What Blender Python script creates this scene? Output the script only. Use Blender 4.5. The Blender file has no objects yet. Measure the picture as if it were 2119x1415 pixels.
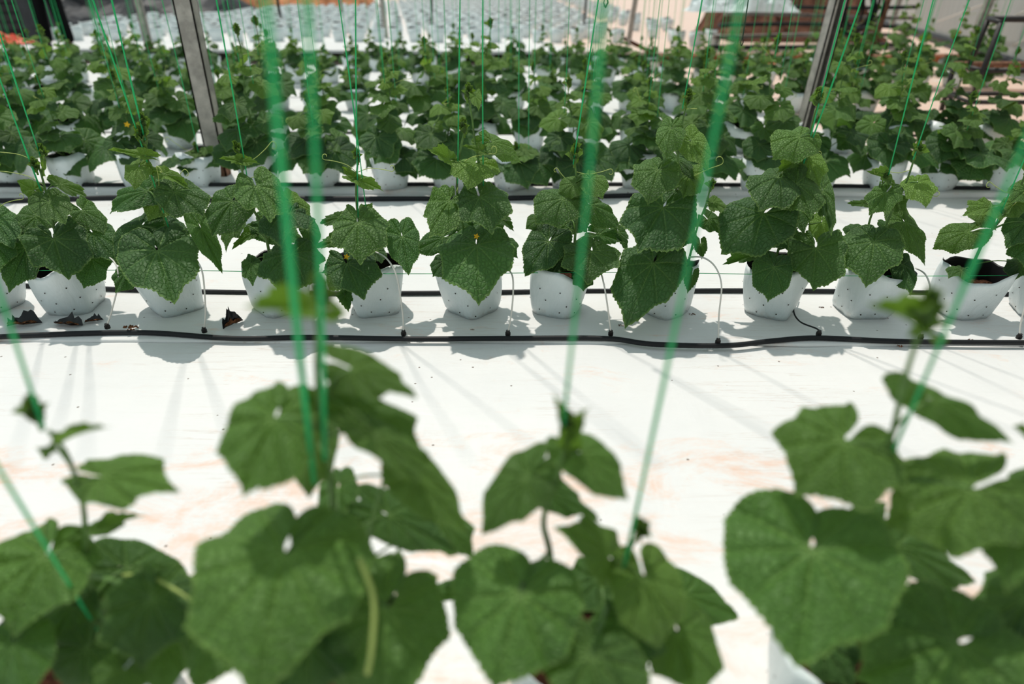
import bpy, math, random
import numpy as np
from mathutils import Vector, Matrix

random.seed(7); rng = np.random.default_rng(7)
S = bpy.context.scene
COL = S.collection

# ------------------------------------------------------------------ camera, world, sun, exposure
W, H = 2119.0, 1415.0
FPX, PITCH, ROLL, CAMZ = 1350.0, math.radians(28.95), math.radians(0.28), 1.0
cam_d = bpy.data.cameras.new('camera'); cam = bpy.data.objects.new('camera', cam_d); COL.objects.link(cam)
cam_d.sensor_width = 36.0; cam_d.lens = 36.0 * FPX / W
CAMM = Matrix.Translation((0, 0, CAMZ)) @ Matrix.Rotation(math.pi/2 - PITCH, 4, 'X') @ Matrix.Rotation(ROLL, 4, 'Z')
cam.matrix_world = CAMM
cam_d.dof.use_dof = True; cam_d.dof.focus_distance = 2.12; cam_d.dof.aperture_fstop = 1.5
cam_d.clip_start = 0.02; cam_d.clip_end = 200
S.camera = cam

world = bpy.data.worlds.new('sky'); S.world = world; world.use_nodes = True
bg = world.node_tree.nodes['Background']
bg.inputs[0].default_value = (0.80, 0.96, 1.0, 1); bg.inputs[1].default_value = 0.54

sun_d = bpy.data.lights.new('sun', 'SUN'); sun = bpy.data.objects.new('sun', sun_d); COL.objects.link(sun)
sun_d.energy = 2.75; sun_d.angle = math.radians(1.2); sun_d.color = (1.0, 0.94, 0.86)
sun.rotation_euler = Vector((0.17, -0.33, -0.93)).to_track_quat('-Z', 'Y').to_euler()

S.view_settings.view_transform = 'Standard'; S.view_settings.look = 'None'
S.view_settings.gamma = 1.0; S.view_settings.use_curve_mapping = False
S.view_settings.exposure = 0.0
S.cycles.max_bounces = 4; S.cycles.diffuse_bounces = 2; S.cycles.use_adaptive_sampling = True; S.cycles.adaptive_threshold = 0.04; S.cycles.glossy_bounces = 2; S.cycles.transmission_bounces = 3; S.cycles.transparent_max_bounces = 4

# ------------------------------------------------------------------ camera maths
R3 = CAMM.to_3x3(); CO = Vector((0, 0, CAMZ)); R3i = R3.inverted()
def ray(px, py): return R3 @ Vector(((px - W/2)/FPX, -(py - H/2)/FPX, -1.0))
def at(px, py, D):
    d = ray(px, py); return CO + d * (D / d.y)
def ground(px, py, z=0.0):
    d = ray(px, py); return CO + d * ((z - CAMZ) / d.z)
def proj(p):
    v = R3i @ (Vector(p) - CO)
    return (W/2 + FPX * v.x / -v.z, H/2 - FPX * v.y / -v.z, -v.z)
def pxm(p): return FPX / proj(p)[2]

# ------------------------------------------------------------------ object helpers
def tag(o, label=None, cat=None, group=None, kind=None):
    if label: o['label'] = label
    if cat: o['category'] = cat
    if group: o['group'] = group
    if kind: o['kind'] = kind
    return o
def empty(name, loc):
    o = bpy.data.objects.new(name, None); COL.objects.link(o); o.location = loc
    o.empty_display_size = 0.02; return o
def mesh(name, v, f, mats=(), smooth=True, mi=None, uv=None):
    m = bpy.data.meshes.new(name); m.from_pydata([tuple(map(float, p)) for p in v], [], f)
    for k in mats: m.materials.append(k)
    if smooth: m.polygons.foreach_set('use_smooth', [True]*len(m.polygons))
    if mi is not None: m.polygons.foreach_set('material_index', mi)
    if uv is not None:
        l = m.uv_layers.new(name='UVMap'); idx = np.zeros(len(m.loops), int); m.loops.foreach_get('vertex_index', idx)
        l.data.foreach_set('uv', np.asarray(uv)[idx].ravel())
    m.update(); return m
def inst(name, me, parent=None, M=None, loc=None):
    """link an object; M is its WORLD matrix (parents here carry no rotation)"""
    o = bpy.data.objects.new(name, me); COL.objects.link(o)
    if M is None: M = Matrix.Translation(loc) if loc is not None else Matrix.Identity(4)
    if parent is not None:
        o.parent = parent; o.matrix_parent_inverse = WM[parent.name].inverted() if parent.name in WM else parent.matrix_basis.inverted()
    o.matrix_basis = M; WM[o.name] = M.copy(); return o
WM = {}

class MB:
    def __init__(s): s.v = []; s.f = []; s.m = []
    def add(s, v, f, mi=0):
        n = len(s.v); s.v += [tuple(p) for p in v]; s.f += [tuple(i+n for i in q) for q in f]; s.m += [mi]*len(f)
    def box(s, lo, hi, mi=0):
        x0, y0, z0 = lo; x1, y1, z1 = hi
        s.add([(x0,y0,z0),(x1,y0,z0),(x1,y1,z0),(x0,y1,z0),(x0,y0,z1),(x1,y0,z1),(x1,y1,z1),(x0,y1,z1)],
              [(0,3,2,1),(4,5,6,7),(0,1,5,4),(1,2,6,5),(2,3,7,6),(3,0,4,7)], mi)
    def tube(s, pts, rad, n=6, mi=0, cap=True, flat=1.0):
        P = [Vector(p) for p in pts]; k = len(P)
        R = [rad]*k if not hasattr(rad, '__len__') else rad
        up = Vector((0.13, -1, 0.21)); vs = []; fs = []
        for i in range(k):
            t = (P[min(i+1, k-1)] - P[max(i-1, 0)])
            t = t.normalized() if t.length > 1e-9 else Vector((0, 0, 1))
            a = t.cross(up)
            if a.length < 1e-4: a = t.cross(Vector((1, 0, 0)))
            a.normalize(); b = t.cross(a)
            for j in range(n):
                an = 2*math.pi*j/n
                vs.append(P[i] + (a*math.cos(an) + b*math.sin(an)*flat)*R[i])
        for i in range(k-1):
            for j in range(n):
                fs.append((i*n+j, i*n+(j+1) % n, (i+1)*n+(j+1) % n, (i+1)*n+j))
        if cap: fs.append(tuple(range(n))[::-1]); fs.append(tuple((k-1)*n+j for j in range(n)))
        s.add(vs, fs, mi)
    def build(s, name, mats, parent=None, smooth=True, loc=(0, 0, 0)):
        mats = mats if isinstance(mats, (list, tuple)) else [mats]
        me = mesh(name, s.v, s.f, mats, smooth, s.m)
        return inst(name, me, parent, loc=None if loc == (0, 0, 0) else loc)

def cr(pts, n=6):
    """Catmull-Rom through points"""
    P = [Vector(p) for p in pts]
    if len(P) < 3: return [P[0].lerp(P[-1], i/n) for i in range(n+1)]
    out = []
    for i in range(len(P)-1):
        p0 = P[max(i-1, 0)]; p1 = P[i]; p2 = P[i+1]; p3 = P[min(i+2, len(P)-1)]
        for k in range(n):
            t = k/n
            out.append(0.5*((2*p1) + (p2-p0)*t + (2*p0-5*p1+4*p2-p3)*t*t + (3*p1-p0-3*p2+p3)*t**3))
    out.append(P[-1]); return out

# ------------------------------------------------------------------ materials
def mat(name):
    m = bpy.data.materials.new(name); m.use_nodes = True
    nt = m.node_tree; b = nt.nodes['Principled BSDF']; return m, nt, b
class N:
    """tiny node helper"""
    def __init__(s, nt): s.nt = nt
    def new(s, t, **k):
        n = s.nt.nodes.new(t)
        for a, v in k.items(): setattr(n, a, v)
        return n
    def put(s, sock, v):
        if hasattr(v, 'is_output') or isinstance(v, bpy.types.NodeSocket): s.nt.links.new(v, sock)
        else: sock.default_value = v
    def math(s, op, a, b=0.0, c=None, clamp=False):
        n = s.new('ShaderNodeMath', operation=op); n.use_clamp = clamp
        s.put(n.inputs[0], a); s.put(n.inputs[1], b)
        if c is not None: s.put(n.inputs[2], c)
        return n.outputs[0]
    def sstep(s, x, lo, hi, a=0.0, b=1.0):
        n = s.new('ShaderNodeMapRange', interpolation_type='SMOOTHSTEP')
        s.put(n.inputs[0], x); n.inputs[1].default_value = lo; n.inputs[2].default_value = hi
        n.inputs[3].default_value = a; n.inputs[4].default_value = b; return n.outputs[0]
    def mix(s, f, a, b, bt='MIX'):
        n = s.new('ShaderNodeMix', data_type='RGBA', blend_type=bt)
        s.put(n.inputs[0], f); s.put(n.inputs[6], a); s.put(n.inputs[7], b); return n.outputs[2]
    def noise(s, vec, scale, detail=4, rough=0.55, dist=0.0):
        n = s.new('ShaderNodeTexNoise'); n.inputs['Scale'].default_value = scale; n.inputs['Detail'].default_value = detail
        n.inputs['Roughness'].default_value = rough; n.inputs['Distortion'].default_value = dist
        if vec is not None: s.nt.links.new(vec, n.inputs['Vector'])
        return n.outputs[0]
    def scale(s, vec, sc):
        n = s.new('ShaderNodeMapping'); s.nt.links.new(vec, n.inputs[0]); n.inputs['Scale'].default_value = sc; return n.outputs[0]
    def bump(s, h, st, dist, normal=None):
        n = s.new('ShaderNodeBump'); n.inputs['Strength'].default_value = st; n.inputs['Distance'].default_value = dist
        s.put(n.inputs['Height'], h)
        if normal is not None: s.nt.links.new(normal, n.inputs['Normal'])
        return n.outputs[0]
def c4(r, g, b): return (r, g, b, 1.0)

def simple(name, col, rough=0.6, spec=0.3, metal=0.0, var=0.0, vscale=20, bumpst=0.0, bscale=40):
    m, nt, b = mat(name); n = N(nt)
    pos = n.new('ShaderNodeNewGeometry').outputs['Position']
    if var > 0:
        f = n.noise(pos, vscale, 5, 0.6)
        f = n.sstep(f, 0.3, 0.7)
        dk = c4(*[x*(1-var) for x in col]); lt = c4(*[min(1, x*(1+var)) for x in col])
        n.put(b.inputs['Base Color'], n.mix(f, dk, lt))
    else: b.inputs['Base Color'].default_value = c4(*col)
    b.inputs['Roughness'].default_value = rough; b.inputs['Specular IOR Level'].default_value = spec; b.inputs['Metallic'].default_value = metal
    if bumpst > 0: n.put(b.inputs['Normal'], n.bump(n.noise(pos, bscale, 4), bumpst, 0.01))
    return m

def leaf_material():
    m, nt, b = mat('leaf_green'); n = N(nt)
    uv = n.new('ShaderNodeUVMap').outputs[0]
    sep = n.new('ShaderNodeSeparateXYZ'); nt.links.new(uv, sep.inputs[0]); x, y = sep.outputs[0], sep.outputs[1]
    r = n.math('SQRT', n.math('ADD', n.math('MULTIPLY', x, x), n.math('MULTIPLY', y, y)))
    ph = n.math('ABSOLUTE', n.math('ARCTAN2', x, y))
    d = None
    for a in (0.0, 0.62, 1.25, 1.95, 2.55):
        k = n.math('MULTIPLY', n.math('ABSOLUTE', n.math('SUBTRACT', ph, a)), r)
        d = k if d is None else n.math('MINIMUM', d, k)
    wid = n.math('SUBTRACT', 0.024, n.math('MULTIPLY', r, 0.015))
    vein = n.math('SUBTRACT', 1.0, n.math('DIVIDE', d, wid), clamp=True)
    groove = n.math('MULTIPLY', n.math('SUBTRACT', 1.0, n.math('DIVIDE', d, 0.06), clamp=True), n.sstep(r, 0.03, 0.25))
    vo = n.new('ShaderNodeTexVoronoi', feature='DISTANCE_TO_EDGE'); vo.inputs['Scale'].default_value = 12.5
    wv = n.new('ShaderNodeVectorMath', operation='ADD'); nt.links.new(uv, wv.inputs[0])
    nz = n.new('ShaderNodeTexNoise'); nz.inputs['Scale'].default_value = 3.0; nt.links.new(uv, nz.inputs['Vector'])
    sc = n.new('ShaderNodeVectorMath', operation='SCALE'); nt.links.new(nz.outputs['Color'], sc.inputs[0]); sc.inputs['Scale'].default_value = 0.12
    nt.links.new(sc.outputs[0], wv.inputs[1]); nt.links.new(wv.outputs[0], vo.inputs['Vector'])
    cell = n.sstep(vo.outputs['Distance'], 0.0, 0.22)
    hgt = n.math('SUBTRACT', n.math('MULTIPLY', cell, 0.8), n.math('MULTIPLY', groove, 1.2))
    oi = n.new('ShaderNodeObjectInfo')
    tone = n.new('ShaderNodeSeparateColor'); nt.links.new(oi.outputs['Color'], tone.inputs[0]); t = tone.outputs[0]
    rnd = oi.outputs['Random']
    dark = n.mix(rnd, c4(0.024, 0.080, 0.024), c4(0.066, 0.185, 0.040))
    base = n.mix(t, dark, c4(0.24, 0.42, 0.055))
    nzc = n.sstep(n.noise(uv, 2.5, 4, 0.6), 0.35, 0.7)
    base = n.mix(n.math('MULTIPLY', nzc, 0.35), base, n.mix(0.55, base, c4(0.12, 0.24, 0.05)))
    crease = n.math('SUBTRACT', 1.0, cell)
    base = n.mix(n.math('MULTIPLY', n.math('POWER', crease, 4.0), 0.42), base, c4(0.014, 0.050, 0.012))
    base = n.mix(n.math('MULTIPLY', vein, n.sstep(r, 0.85, 0.1, 0.15, 0.6)), base, c4(0.26, 0.42, 0.12))
    ed = n.new('ShaderNodeAttribute', attribute_name='edge').outputs['Fac']
    base = n.mix(n.math('MULTIPLY', n.sstep(ed, 0.93, 1.0), 0.6), base, c4(0.22, 0.36, 0.08))
    back = n.new('ShaderNodeNewGeometry').outputs['Backfacing']
    base = n.mix(n.math('MULTIPLY', back, 0.5), base, c4(0.14, 0.24, 0.10))
    n.put(b.inputs['Base Color'], base)
    b.inputs['Roughness'].default_value = 0.60; b.inputs['Specular IOR Level'].default_value = 0.50
    n.put(b.inputs['Normal'], n.bump(hgt, 0.8, 0.0045))
    tr = n.new('ShaderNodeBsdfTranslucent')
    n.put(tr.inputs[0], n.mix(t, c4(0.075, 0.21, 0.018), c4(0.34, 0.60, 0.03)))
    ms = n.new('ShaderNodeMixShader'); ms.inputs[0].default_value = 0.30
    nt.links.new(b.outputs[0], ms.inputs[1]); nt.links.new(tr.outputs[0], ms.inputs[2])
    nt.links.new(ms.outputs[0], nt.nodes['Material Output'].inputs[0])
    return m

def sheet_material(name, dust_all=0.0):
    m, nt, b = mat(name); n = N(nt)
    pos = n.new('ShaderNodeNewGeometry').outputs['Position']
    sep = n.new('ShaderNodeSeparateXYZ'); nt.links.new(pos, sep.inputs[0]); x, y = sep.outputs[0], sep.outputs[1]
    stre = n.scale(pos, (0.5, 2.2, 1.0))
    base = n.mix(n.sstep(n.noise(pos, 1.4, 5, 0.6), 0.3, 0.75), c4(0.80, 0.80, 0.79), c4(0.88, 0.87, 0.85))
    dirt_n = n.noise(n.scale(pos, (0.8, 1.6, 1)), 4.5, 8, 0.72, 0.6)
    near = n.math('MULTIPLY', n.sstep(y, 1.45, 1.15), n.sstep(y, 0.2, 0.7))
    right = n.sstep(n.math('ADD', x, n.math('MULTIPLY', y, 0.28)), 2.9, 4.4)
    far = n.math('MULTIPLY', n.sstep(y, 10.5, 13.0), 0.5)
    wgt = n.math('MAXIMUM', n.math('ADD', n.math('MULTIPLY', near, 0.34), 0.16), n.math('MULTIPLY', right, 1.0))
    wgt = n.math('MAXIMUM', wgt, n.math('MAXIMUM', far, dust_all))
    msk = n.math('MULTIPLY', n.sstep(n.math('ADD', dirt_n, n.math('MULTIPLY', wgt, 0.38)), 0.62, 0.86), 0.85)
    base = n.mix(n.math('MULTIPLY', msk, 0.62), base, c4(0.86, 0.43, 0.22))
    # thin brown stain lines running along the sheet
    ln = n.noise(n.scale(pos, (0.35, 9.0, 1)), 2.2, 6, 0.65, 0.4)
    lm = n.math('SUBTRACT', 1.0, n.math('MULTIPLY', n.math('ABSOLUTE', n.math('SUBTRACT', ln, 0.52)), 90.0), clamp=True)
    lm = n.math('MULTIPLY', lm, n.sstep(n.noise(pos, 2.0, 2), 0.45, 0.62))
    base = n.mix(n.math('MULTIPLY', lm, 0.35), base, c4(0.50, 0.33, 0.22))
    # dark specks of soil
    vo = n.new('ShaderNodeTexVoronoi'); vo.inputs['Scale'].default_value = 26.0; nt.links.new(pos, vo.inputs['Vector'])
    vc = n.new('ShaderNodeSeparateColor'); nt.links.new(vo.outputs['Color'], vc.inputs[0])
    sp = n.math('MULTIPLY', n.math('LESS_THAN', vo.outputs['Distance'], 0.085), n.math('GREATER_THAN', vc.outputs[0], 0.86))
    base = n.mix(n.math('MULTIPLY', sp, 0.8), base, c4(0.12, 0.07, 0.04))
    n.put(b.inputs['Base Color'], base)
    b.inputs['Roughness'].default_value = 0.42; b.inputs['Specular IOR Level'].default_value = 0.35
    w1 = n.noise(stre, 5.0, 5, 0.6, 0.8); w2 = n.noise(n.scale(pos, (2.5, 0.8, 1)), 3.0, 4, 0.6, 0.5)
    hh = n.math('ADD', n.math('MULTIPLY', w1, 0.7), n.math('MULTIPLY', w2, 0.5))
    n.put(b.inputs['Normal'], n.bump(hh, 0.45, 0.02))
    return m

def bag_material():
    m, nt, b = mat('white_polybag'); n = N(nt)
    tc = n.new('ShaderNodeTexCoord').outputs['Object']
    oi = n.new('ShaderNodeObjectInfo')
    f = n.sstep(n.noise(tc, 9, 5, 0.65), 0.35, 0.75)
    base = n.mix(f, c4(0.74, 0.82, 0.82), c4(0.82, 0.88, 0.88))
    sep = n.new('ShaderNodeSeparateXYZ'); nt.links.new(tc, sep.inputs[0])
    low = n.math('MULTIPLY', n.sstep(sep.outputs[2], 0.05, 0.0), n.sstep(n.noise(tc, 30, 5, 0.7), 0.45, 0.7))
    base = n.mix(n.math('MULTIPLY', low, 0.35), base, c4(0.45, 0.32, 0.22))
    n.put(b.inputs['Base Color'], base)
    b.inputs['Roughness'].default_value = 0.4; b.inputs['Specular IOR Level'].default_value = 0.4
    h = n.noise(n.scale(tc, (1, 1, 0.45)), 16, 4, 0.6, 1.2)
    n.put(b.inputs['Normal'], n.bump(h, 0.5, 0.012))
    return m

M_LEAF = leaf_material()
M_SHEET = sheet_material('white_mulch_sheet')
M_SHEET_D = sheet_material('dusty_mulch_sheet', 0.62)
M_BAG = bag_material()
M_BAGIN = simple('black_polybag_lining', (0.012, 0.012, 0.013), 0.45, 0.4)
M_SOIL = simple('coco_soil', (0.06, 0.026, 0.015), 0.95, 0.1, var=0.7, vscale=120, bumpst=1.0, bscale=150)
M_SOILL = simple('loose_coco_fibre', (0.22, 0.09, 0.04), 0.95, 0.1, var=0.6, vscale=90, bumpst=1.0, bscale=150)
M_STEM = simple('stem_green', (0.10, 0.20, 0.045), 0.5, 0.35, var=0.35, vscale=30)
M_TEND = simple('tendril_yellow_green', (0.42, 0.52, 0.14), 0.5, 0.3)
M_FLOWER = simple('flower_yellow', (0.85, 0.50, 0.02), 0.6, 0.2)
M_HOLE = simple('punched_hole', (0.03, 0.022, 0.015), 0.9, 0.05)
M_PIPE = simple('black_pipe', (0.010, 0.011, 0.013), 0.55, 0.3)
M_SPAG = simple('white_drip_tube', (0.72, 0.70, 0.64), 0.35, 0.5)
M_DIRT = simple('orange_earth', (0.50, 0.22, 0.11), 0.95, 0.1, var=0.45, vscale=1.6, bumpst=0.8, bscale=5)
M_BANK = simple('brown_earth', (0.12, 0.055, 0.036), 0.95, 0.1, var=0.6, vscale=2.5, bumpst=0.9, bscale=7)
M_DARKE = simple('dark_wet_earth', (0.035, 0.03, 0.022), 0.9, 0.15, var=0.5, vscale=8, bumpst=0.8, bscale=14)
M_STEEL = simple('galvanised_steel', (0.40, 0.37, 0.33), 0.5, 0.5, 0.2, var=0.25, vscale=14)
M_RUST = simple('rusted_steel', (0.22, 0.11, 0.07), 0.8, 0.2, 0.1, var=0.4, vscale=30)
M_BLACKM = simple('black_painted_steel', (0.02, 0.017, 0.016), 0.5, 0.4, var=0.3, vscale=30)
M_TARP = simple('black_tarpaulin', (0.025, 0.026, 0.03), 0.55, 0.35, var=0.4, vscale=3, bumpst=0.8, bscale=6)
M_BLUE = simple('navy_cloth', (0.035, 0.07, 0.14), 0.85, 0.1, var=0.2, vscale=10)
M_TROUS = simple('black_trousers', (0.008, 0.008, 0.009), 0.9, 0.08)
M_SKIN = simple('skin', (0.35, 0.19, 0.12), 0.6, 0.3)
M_RED = simple('red_plastic_sheet', (0.75, 0.09, 0.04), 0.5, 0.4, var=0.2, vscale=30)
M_GREYB = simple('weathered_board', (0.24, 0.21, 0.19), 0.8, 0.2, var=0.4, vscale=5)

def film_material():
    m, nt, b = mat('greenhouse_film'); n = N(nt)
    pos = n.new('ShaderNodeNewGeometry').outputs['Position']
    f = n.sstep(n.noise(n.scale(pos, (1, 1, 0.4)), 1.3, 5, 0.6), 0.3, 0.7)
    n.put(b.inputs['Base Color'], n.mix(f, c4(0.42, 0.44, 0.42), c4(0.52, 0.55, 0.53)))
    b.inputs['Roughness'].default_value = 0.35
    tr = n.new('ShaderNodeBsdfTranslucent'); tr.inputs[0].default_value = c4(0.5, 0.52, 0.5)
    ms = n.new('ShaderNodeMixShader'); ms.inputs[0].default_value = 0.35
    nt.links.new(b.outputs[0], ms.inputs[1]); nt.links.new(tr.outputs[0], ms.inputs[2])
    nt.links.new(ms.outputs[0], nt.nodes['Material Output'].inputs[0])
    n.put(b.inputs['Normal'], n.bump(n.noise(n.scale(pos, (1, 1, 0.3)), 3, 4), 0.6, 0.05))
    return m
M_FILM = film_material()

def twine_material():
    m, nt, b = mat('green_twine'); n = N(nt)
    b.inputs['Base Color'].default_value = c4(0.05, 0.56, 0.24); b.inputs['Roughness'].default_value = 0.4
    tr = n.new('ShaderNodeBsdfTranslucent'); tr.inputs[0].default_value = c4(0.10, 0.78, 0.36)
    ms = n.new('ShaderNodeMixShader'); ms.inputs[0].default_value = 0.5
    nt.links.new(b.outputs[0], ms.inputs[1]); nt.links.new(tr.outputs[0], ms.inputs[2])
    nt.links.new(ms.outputs[0], nt.nodes['Material Output'].inputs[0]); return m
M_TWINE = twine_material()

# ------------------------------------------------------------------ the setting
def grid(name, x0, x1, y0, y1, nx, ny, z, m, amp=0.0, parent=None):
    xs = np.linspace(x0, x1, nx+1); ys = np.linspace(y0, y1, ny+1); v = []
    for yy in ys:
        for xx in xs:
            dz = amp*(math.sin(xx*7.1+yy*3.3)+math.sin(xx*2.3-yy*9.1)+math.sin(xx*13.7+yy*6.1)*0.5)
            v.append((xx, yy, z+dz))
    f = [(j*(nx+1)+i, j*(nx+1)+i+1, (j+1)*(nx+1)+i+1, (j+1)*(nx+1)+i) for j in range(ny) for i in range(nx)]
    return inst(name, mesh(name, v, f, [m]))

tag(grid('ground_earth', -60, 60, -6, 90, 40, 32, -0.03, M_DIRT, 0.0), kind='structure')
tag(grid('floor', -9, 9, -2.5, 9.75, 150, 110, 0.0, M_SHEET, 0.0012), 'white plastic mulch sheet spread over the greenhouse ground', kind='structure')

def bed(name, y0, y1, x0, x1, h, m, wob=0.006, nx=140, lip=0.02):
    """a long low bed covered with sheet: rounded front and back lips, slightly wavy edge"""
    prof = [(0, 0.0), (0.0, 0.55), (0.25, 0.9), (1.0, 1.0)]
    v = []; rows = []
    for i in range(nx+1):
        x = x0+(x1-x0)*i/nx
        w = wob*(math.sin(x*3.1+y0)+0.6*math.sin(x*7.7+y0*2)+0.3*math.sin(x*19))
        r = []
        for (a, b_) in prof: r.append((x, y0+w+a*lip, b_*h))
        r.append((x, (y0+y1)/2, h + 0.002*math.sin(x*5)))
        for (a, b_) in prof[::-1]: r.append((x, y1+w-a*lip, b_*h))
        rows.append(r)
    k = len(rows[0])
    for r in rows: v += r
    f = [(i*k+j, (i+1)*k+j, (i+1)*k+j+1, i*k+j+1) for i in range(nx) for j in range(k-1)]
    o = inst(name, mesh(name, v, f, [m])); return tag(o, kind='structure')

ROWS = {}   # name -> (centre D of the pots, height of the bed)
def gy(py, z=0.0): return ground(W/2, py, z).y
bed('planting_bed', gy(711), 2.62, -3.2, 3.2, 0.010, M_SHEET)
bed('planting_bed', gy(404), 4.86, -6, 6, 0.028, M_SHEET)
bed('planting_bed', 5.45, 7.0, -7.5, 7.5, 0.028, M_SHEET)
bed('planting_bed', 7.35, 9.2, -8.8, 8.8, 0.028, M_SHEET)

# ditch of dark earth and raised far terraces
def terrace(name, x0, x1, y0, y1, h, mtop, mface, lip=0.035):
    b = MB(); n = 60
    for i in range(n):
        xa = x0+(x1-x0)*i/n; xb = x0+(x1-x0)*(i+1)/n
        wa = 0.03*math.sin(xa*2.1)+0.02*math.sin(xa*5.3); wb = 0.03*math.sin(xb*2.1)+0.02*math.sin(xb*5.3)
        b.add([(xa, y0+wa+0.03, -0.03), (xb, y0+wb+0.03, -0.03), (xb, y0+wb+0.03, h-lip), (xa, y0+wa+0.03, h-lip)], [(0, 1, 2, 3)], 1)
        b.add([(xa, y0+wa, h-lip), (xb, y0+wb, h-lip), (xb, y0+wb, h), (xa, y0+wa, h)], [(0, 1, 2, 3)], 0)
        b.add([(xa, y0+wa+0.03, h-lip), (xb, y0+wb+0.03, h-lip), (xb, y0+wb, h-lip), (xa, y0+wa, h-lip)], [(0, 1, 2, 3)], 0)
        b.add([(xa, y0+wa, h), (xb, y0+wb, h), (xb, y1, h), (xa, y1, h)], [(0, 1, 2, 3)], 0)
    b.add([(x1, y0, -0.03), (x1, y1, -0.03), (x1, y1, h), (x1, y0, h)], [(0, 1, 2, 3)], 1)
    return tag(b.build(name, [mtop, mface], smooth=False), kind='structure')
TZ = 0.15; TY = gy(106, TZ)
XE = ground(1322, 100, TZ).x
terrace('terrace_ground', -30, XE, TY, 60, TZ, M_SHEET, M_DARKE)
terrace('terrace_ground', XE+0.25, 14, TY+0.5, 60, 0.10, M_SHEET_D, M_DIRT)
tag(grid('ditch_ground', -10, XE+0.6, 9.25, TY+0.06, 40, 2, 0.004, M_DARKE, 0.001), kind='structure')

# ------------------------------------------------------------------ leaves
LA = np.radians([0, 6, 16, 28, 40, 49, 60, 74, 88, 97, 110, 126, 142, 154, 164, 172, 178, 180])
LR = np.array([1.06, .97, .88, .83, .84, .885, .80, .73, .735, .765, .70, .665, .635, .60, .54, .46, .38, .30])
VEINS = (0.0, .62, 1.25, 1.95, 2.55)
def leaf_mesh(name, seed, na=120, nr=9, droop=0.35, fold=0.15, wave=0.10, umb=0.2, teeth=0.013, quilt=0.085):
    r_ = np.random.default_rng(seed); ph0 = r_.uniform(0, 6.28, 8)
    asym = r_.uniform(0.90, 1.08, 2); lobe = r_.uniform(0.6, 1.5); ovl = (0.14, -0.10, 0.08)[seed % 3]
    v = [(0, 0, 0)]; uv = [(0, 0)]; f = []
    for i in range(na):
        a = -math.pi + 2*math.pi*(i+0.5)/na; A = abs(a)
        R = float(np.interp(A, LA, LR)); Rs = 0.80 - 0.06*A/math.pi
        if A < 2.6: R = Rs+(R-Rs)*lobe if A > .25 else R
        R *= (asym[0] if a > 0 else asym[1])
        R *= 1 + 0.04*math.sin(3*a+ph0[0]) + 0.022*math.sin(7*a+ph0[1])
        if A < 2.85: R *= 1 + (teeth if i % 2 == 0 else -teeth)*r_.uniform(.4, 1.5)
        for j in range(1, nr+1):
            t = (j/nr)**0.85; r = R*t
            fz = max(0, (A-2.3)/.84)**1.5; hg = math.exp(-(r/.10)**2)
            a2 = math.copysign(A-0.62*fz*hg+ovl*fz*(1-hg), a)   # little gap where the stalk joins
            x = r*math.sin(a2); y = r*math.cos(a2)
            z = droop*(y-y*y) if y > 0 else droop*(.8*y-.5*y*y)
            z += fold*abs(x)*(0.6+0.4*math.cos(A)) - umb*x*x
            z += wave*t**2.2*(math.sin(2*a+ph0[5])*.45+math.sin(3*a+ph0[2])*0.6+math.sin(5*a+ph0[3])*0.5+math.sin(11*a+ph0[4])*0.22)
            dv = min(abs(A-k) for k in VEINS)
            z += quilt*min(1, dv/0.22)**.7*t*(1.15-0.55*t)
            z += 0.03*fz*(1-hg)*(1 if a > 0 else -1)*(1 if ovl > 0 else 0)
            z += 0.010*math.sin(24*r-9*dv)*min(1, dv/.12)*t
            v.append((x, y, z)); uv.append((x, y))
    for i in range(na-1):
        b0 = 1+i*nr; b1 = 1+(i+1)*nr
        f.append((0, b1, b0))
        for j in range(nr-1): f.append((b0+j, b1+j, b1+j+1, b0+j+1))
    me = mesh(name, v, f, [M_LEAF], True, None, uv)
    at_ = me.attributes.new('edge', 'FLOAT', 'POINT'); at_.data.foreach_set('value', [0.0]+[(j/nr) for _ in range(na) for j in range(1, nr+1)])
    return me
HI = [leaf_mesh('leaf_blade', 10+k, 120, 9, *p) for k, p in enumerate([
    (0.30, 0.10, 0.10, .30), (0.42, 0.0, 0.12, .35), (0.22, 0.22, 0.09, .30), (0.50, 0.05, 0.13, .45), (0.35, -.1, 0.14, .10), (0.28, 0.25, 0.12, .4),
    (0.18, 0.05, 0.13, .35), (0.60, 0.12, 0.10, .5), (.38, -.15, .12, .25), (.25, .15, .16, .2)])]
LO = [leaf_mesh('leaf_blade', 40+k, 44, 4, *p) for k, p in enumerate([
    (0.35, 0.10, 0.12, .3), (0.48, 0.0, 0.14, .4), (0.22, 0.22, 0.12, .3), (0.60, 0.14, 0.13, .4), (0.35, -.15, 0.18, .1), (0.28, 0.25, 0.14, .4), (.4, -.1, .2, .5)])]
YOUNG = [leaf_mesh('leaf_blade', 70+k, 48, 4, 0.2, 0.45, 0.16, 0.1, 0.05, 0.06) for k in range(3)]

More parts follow.
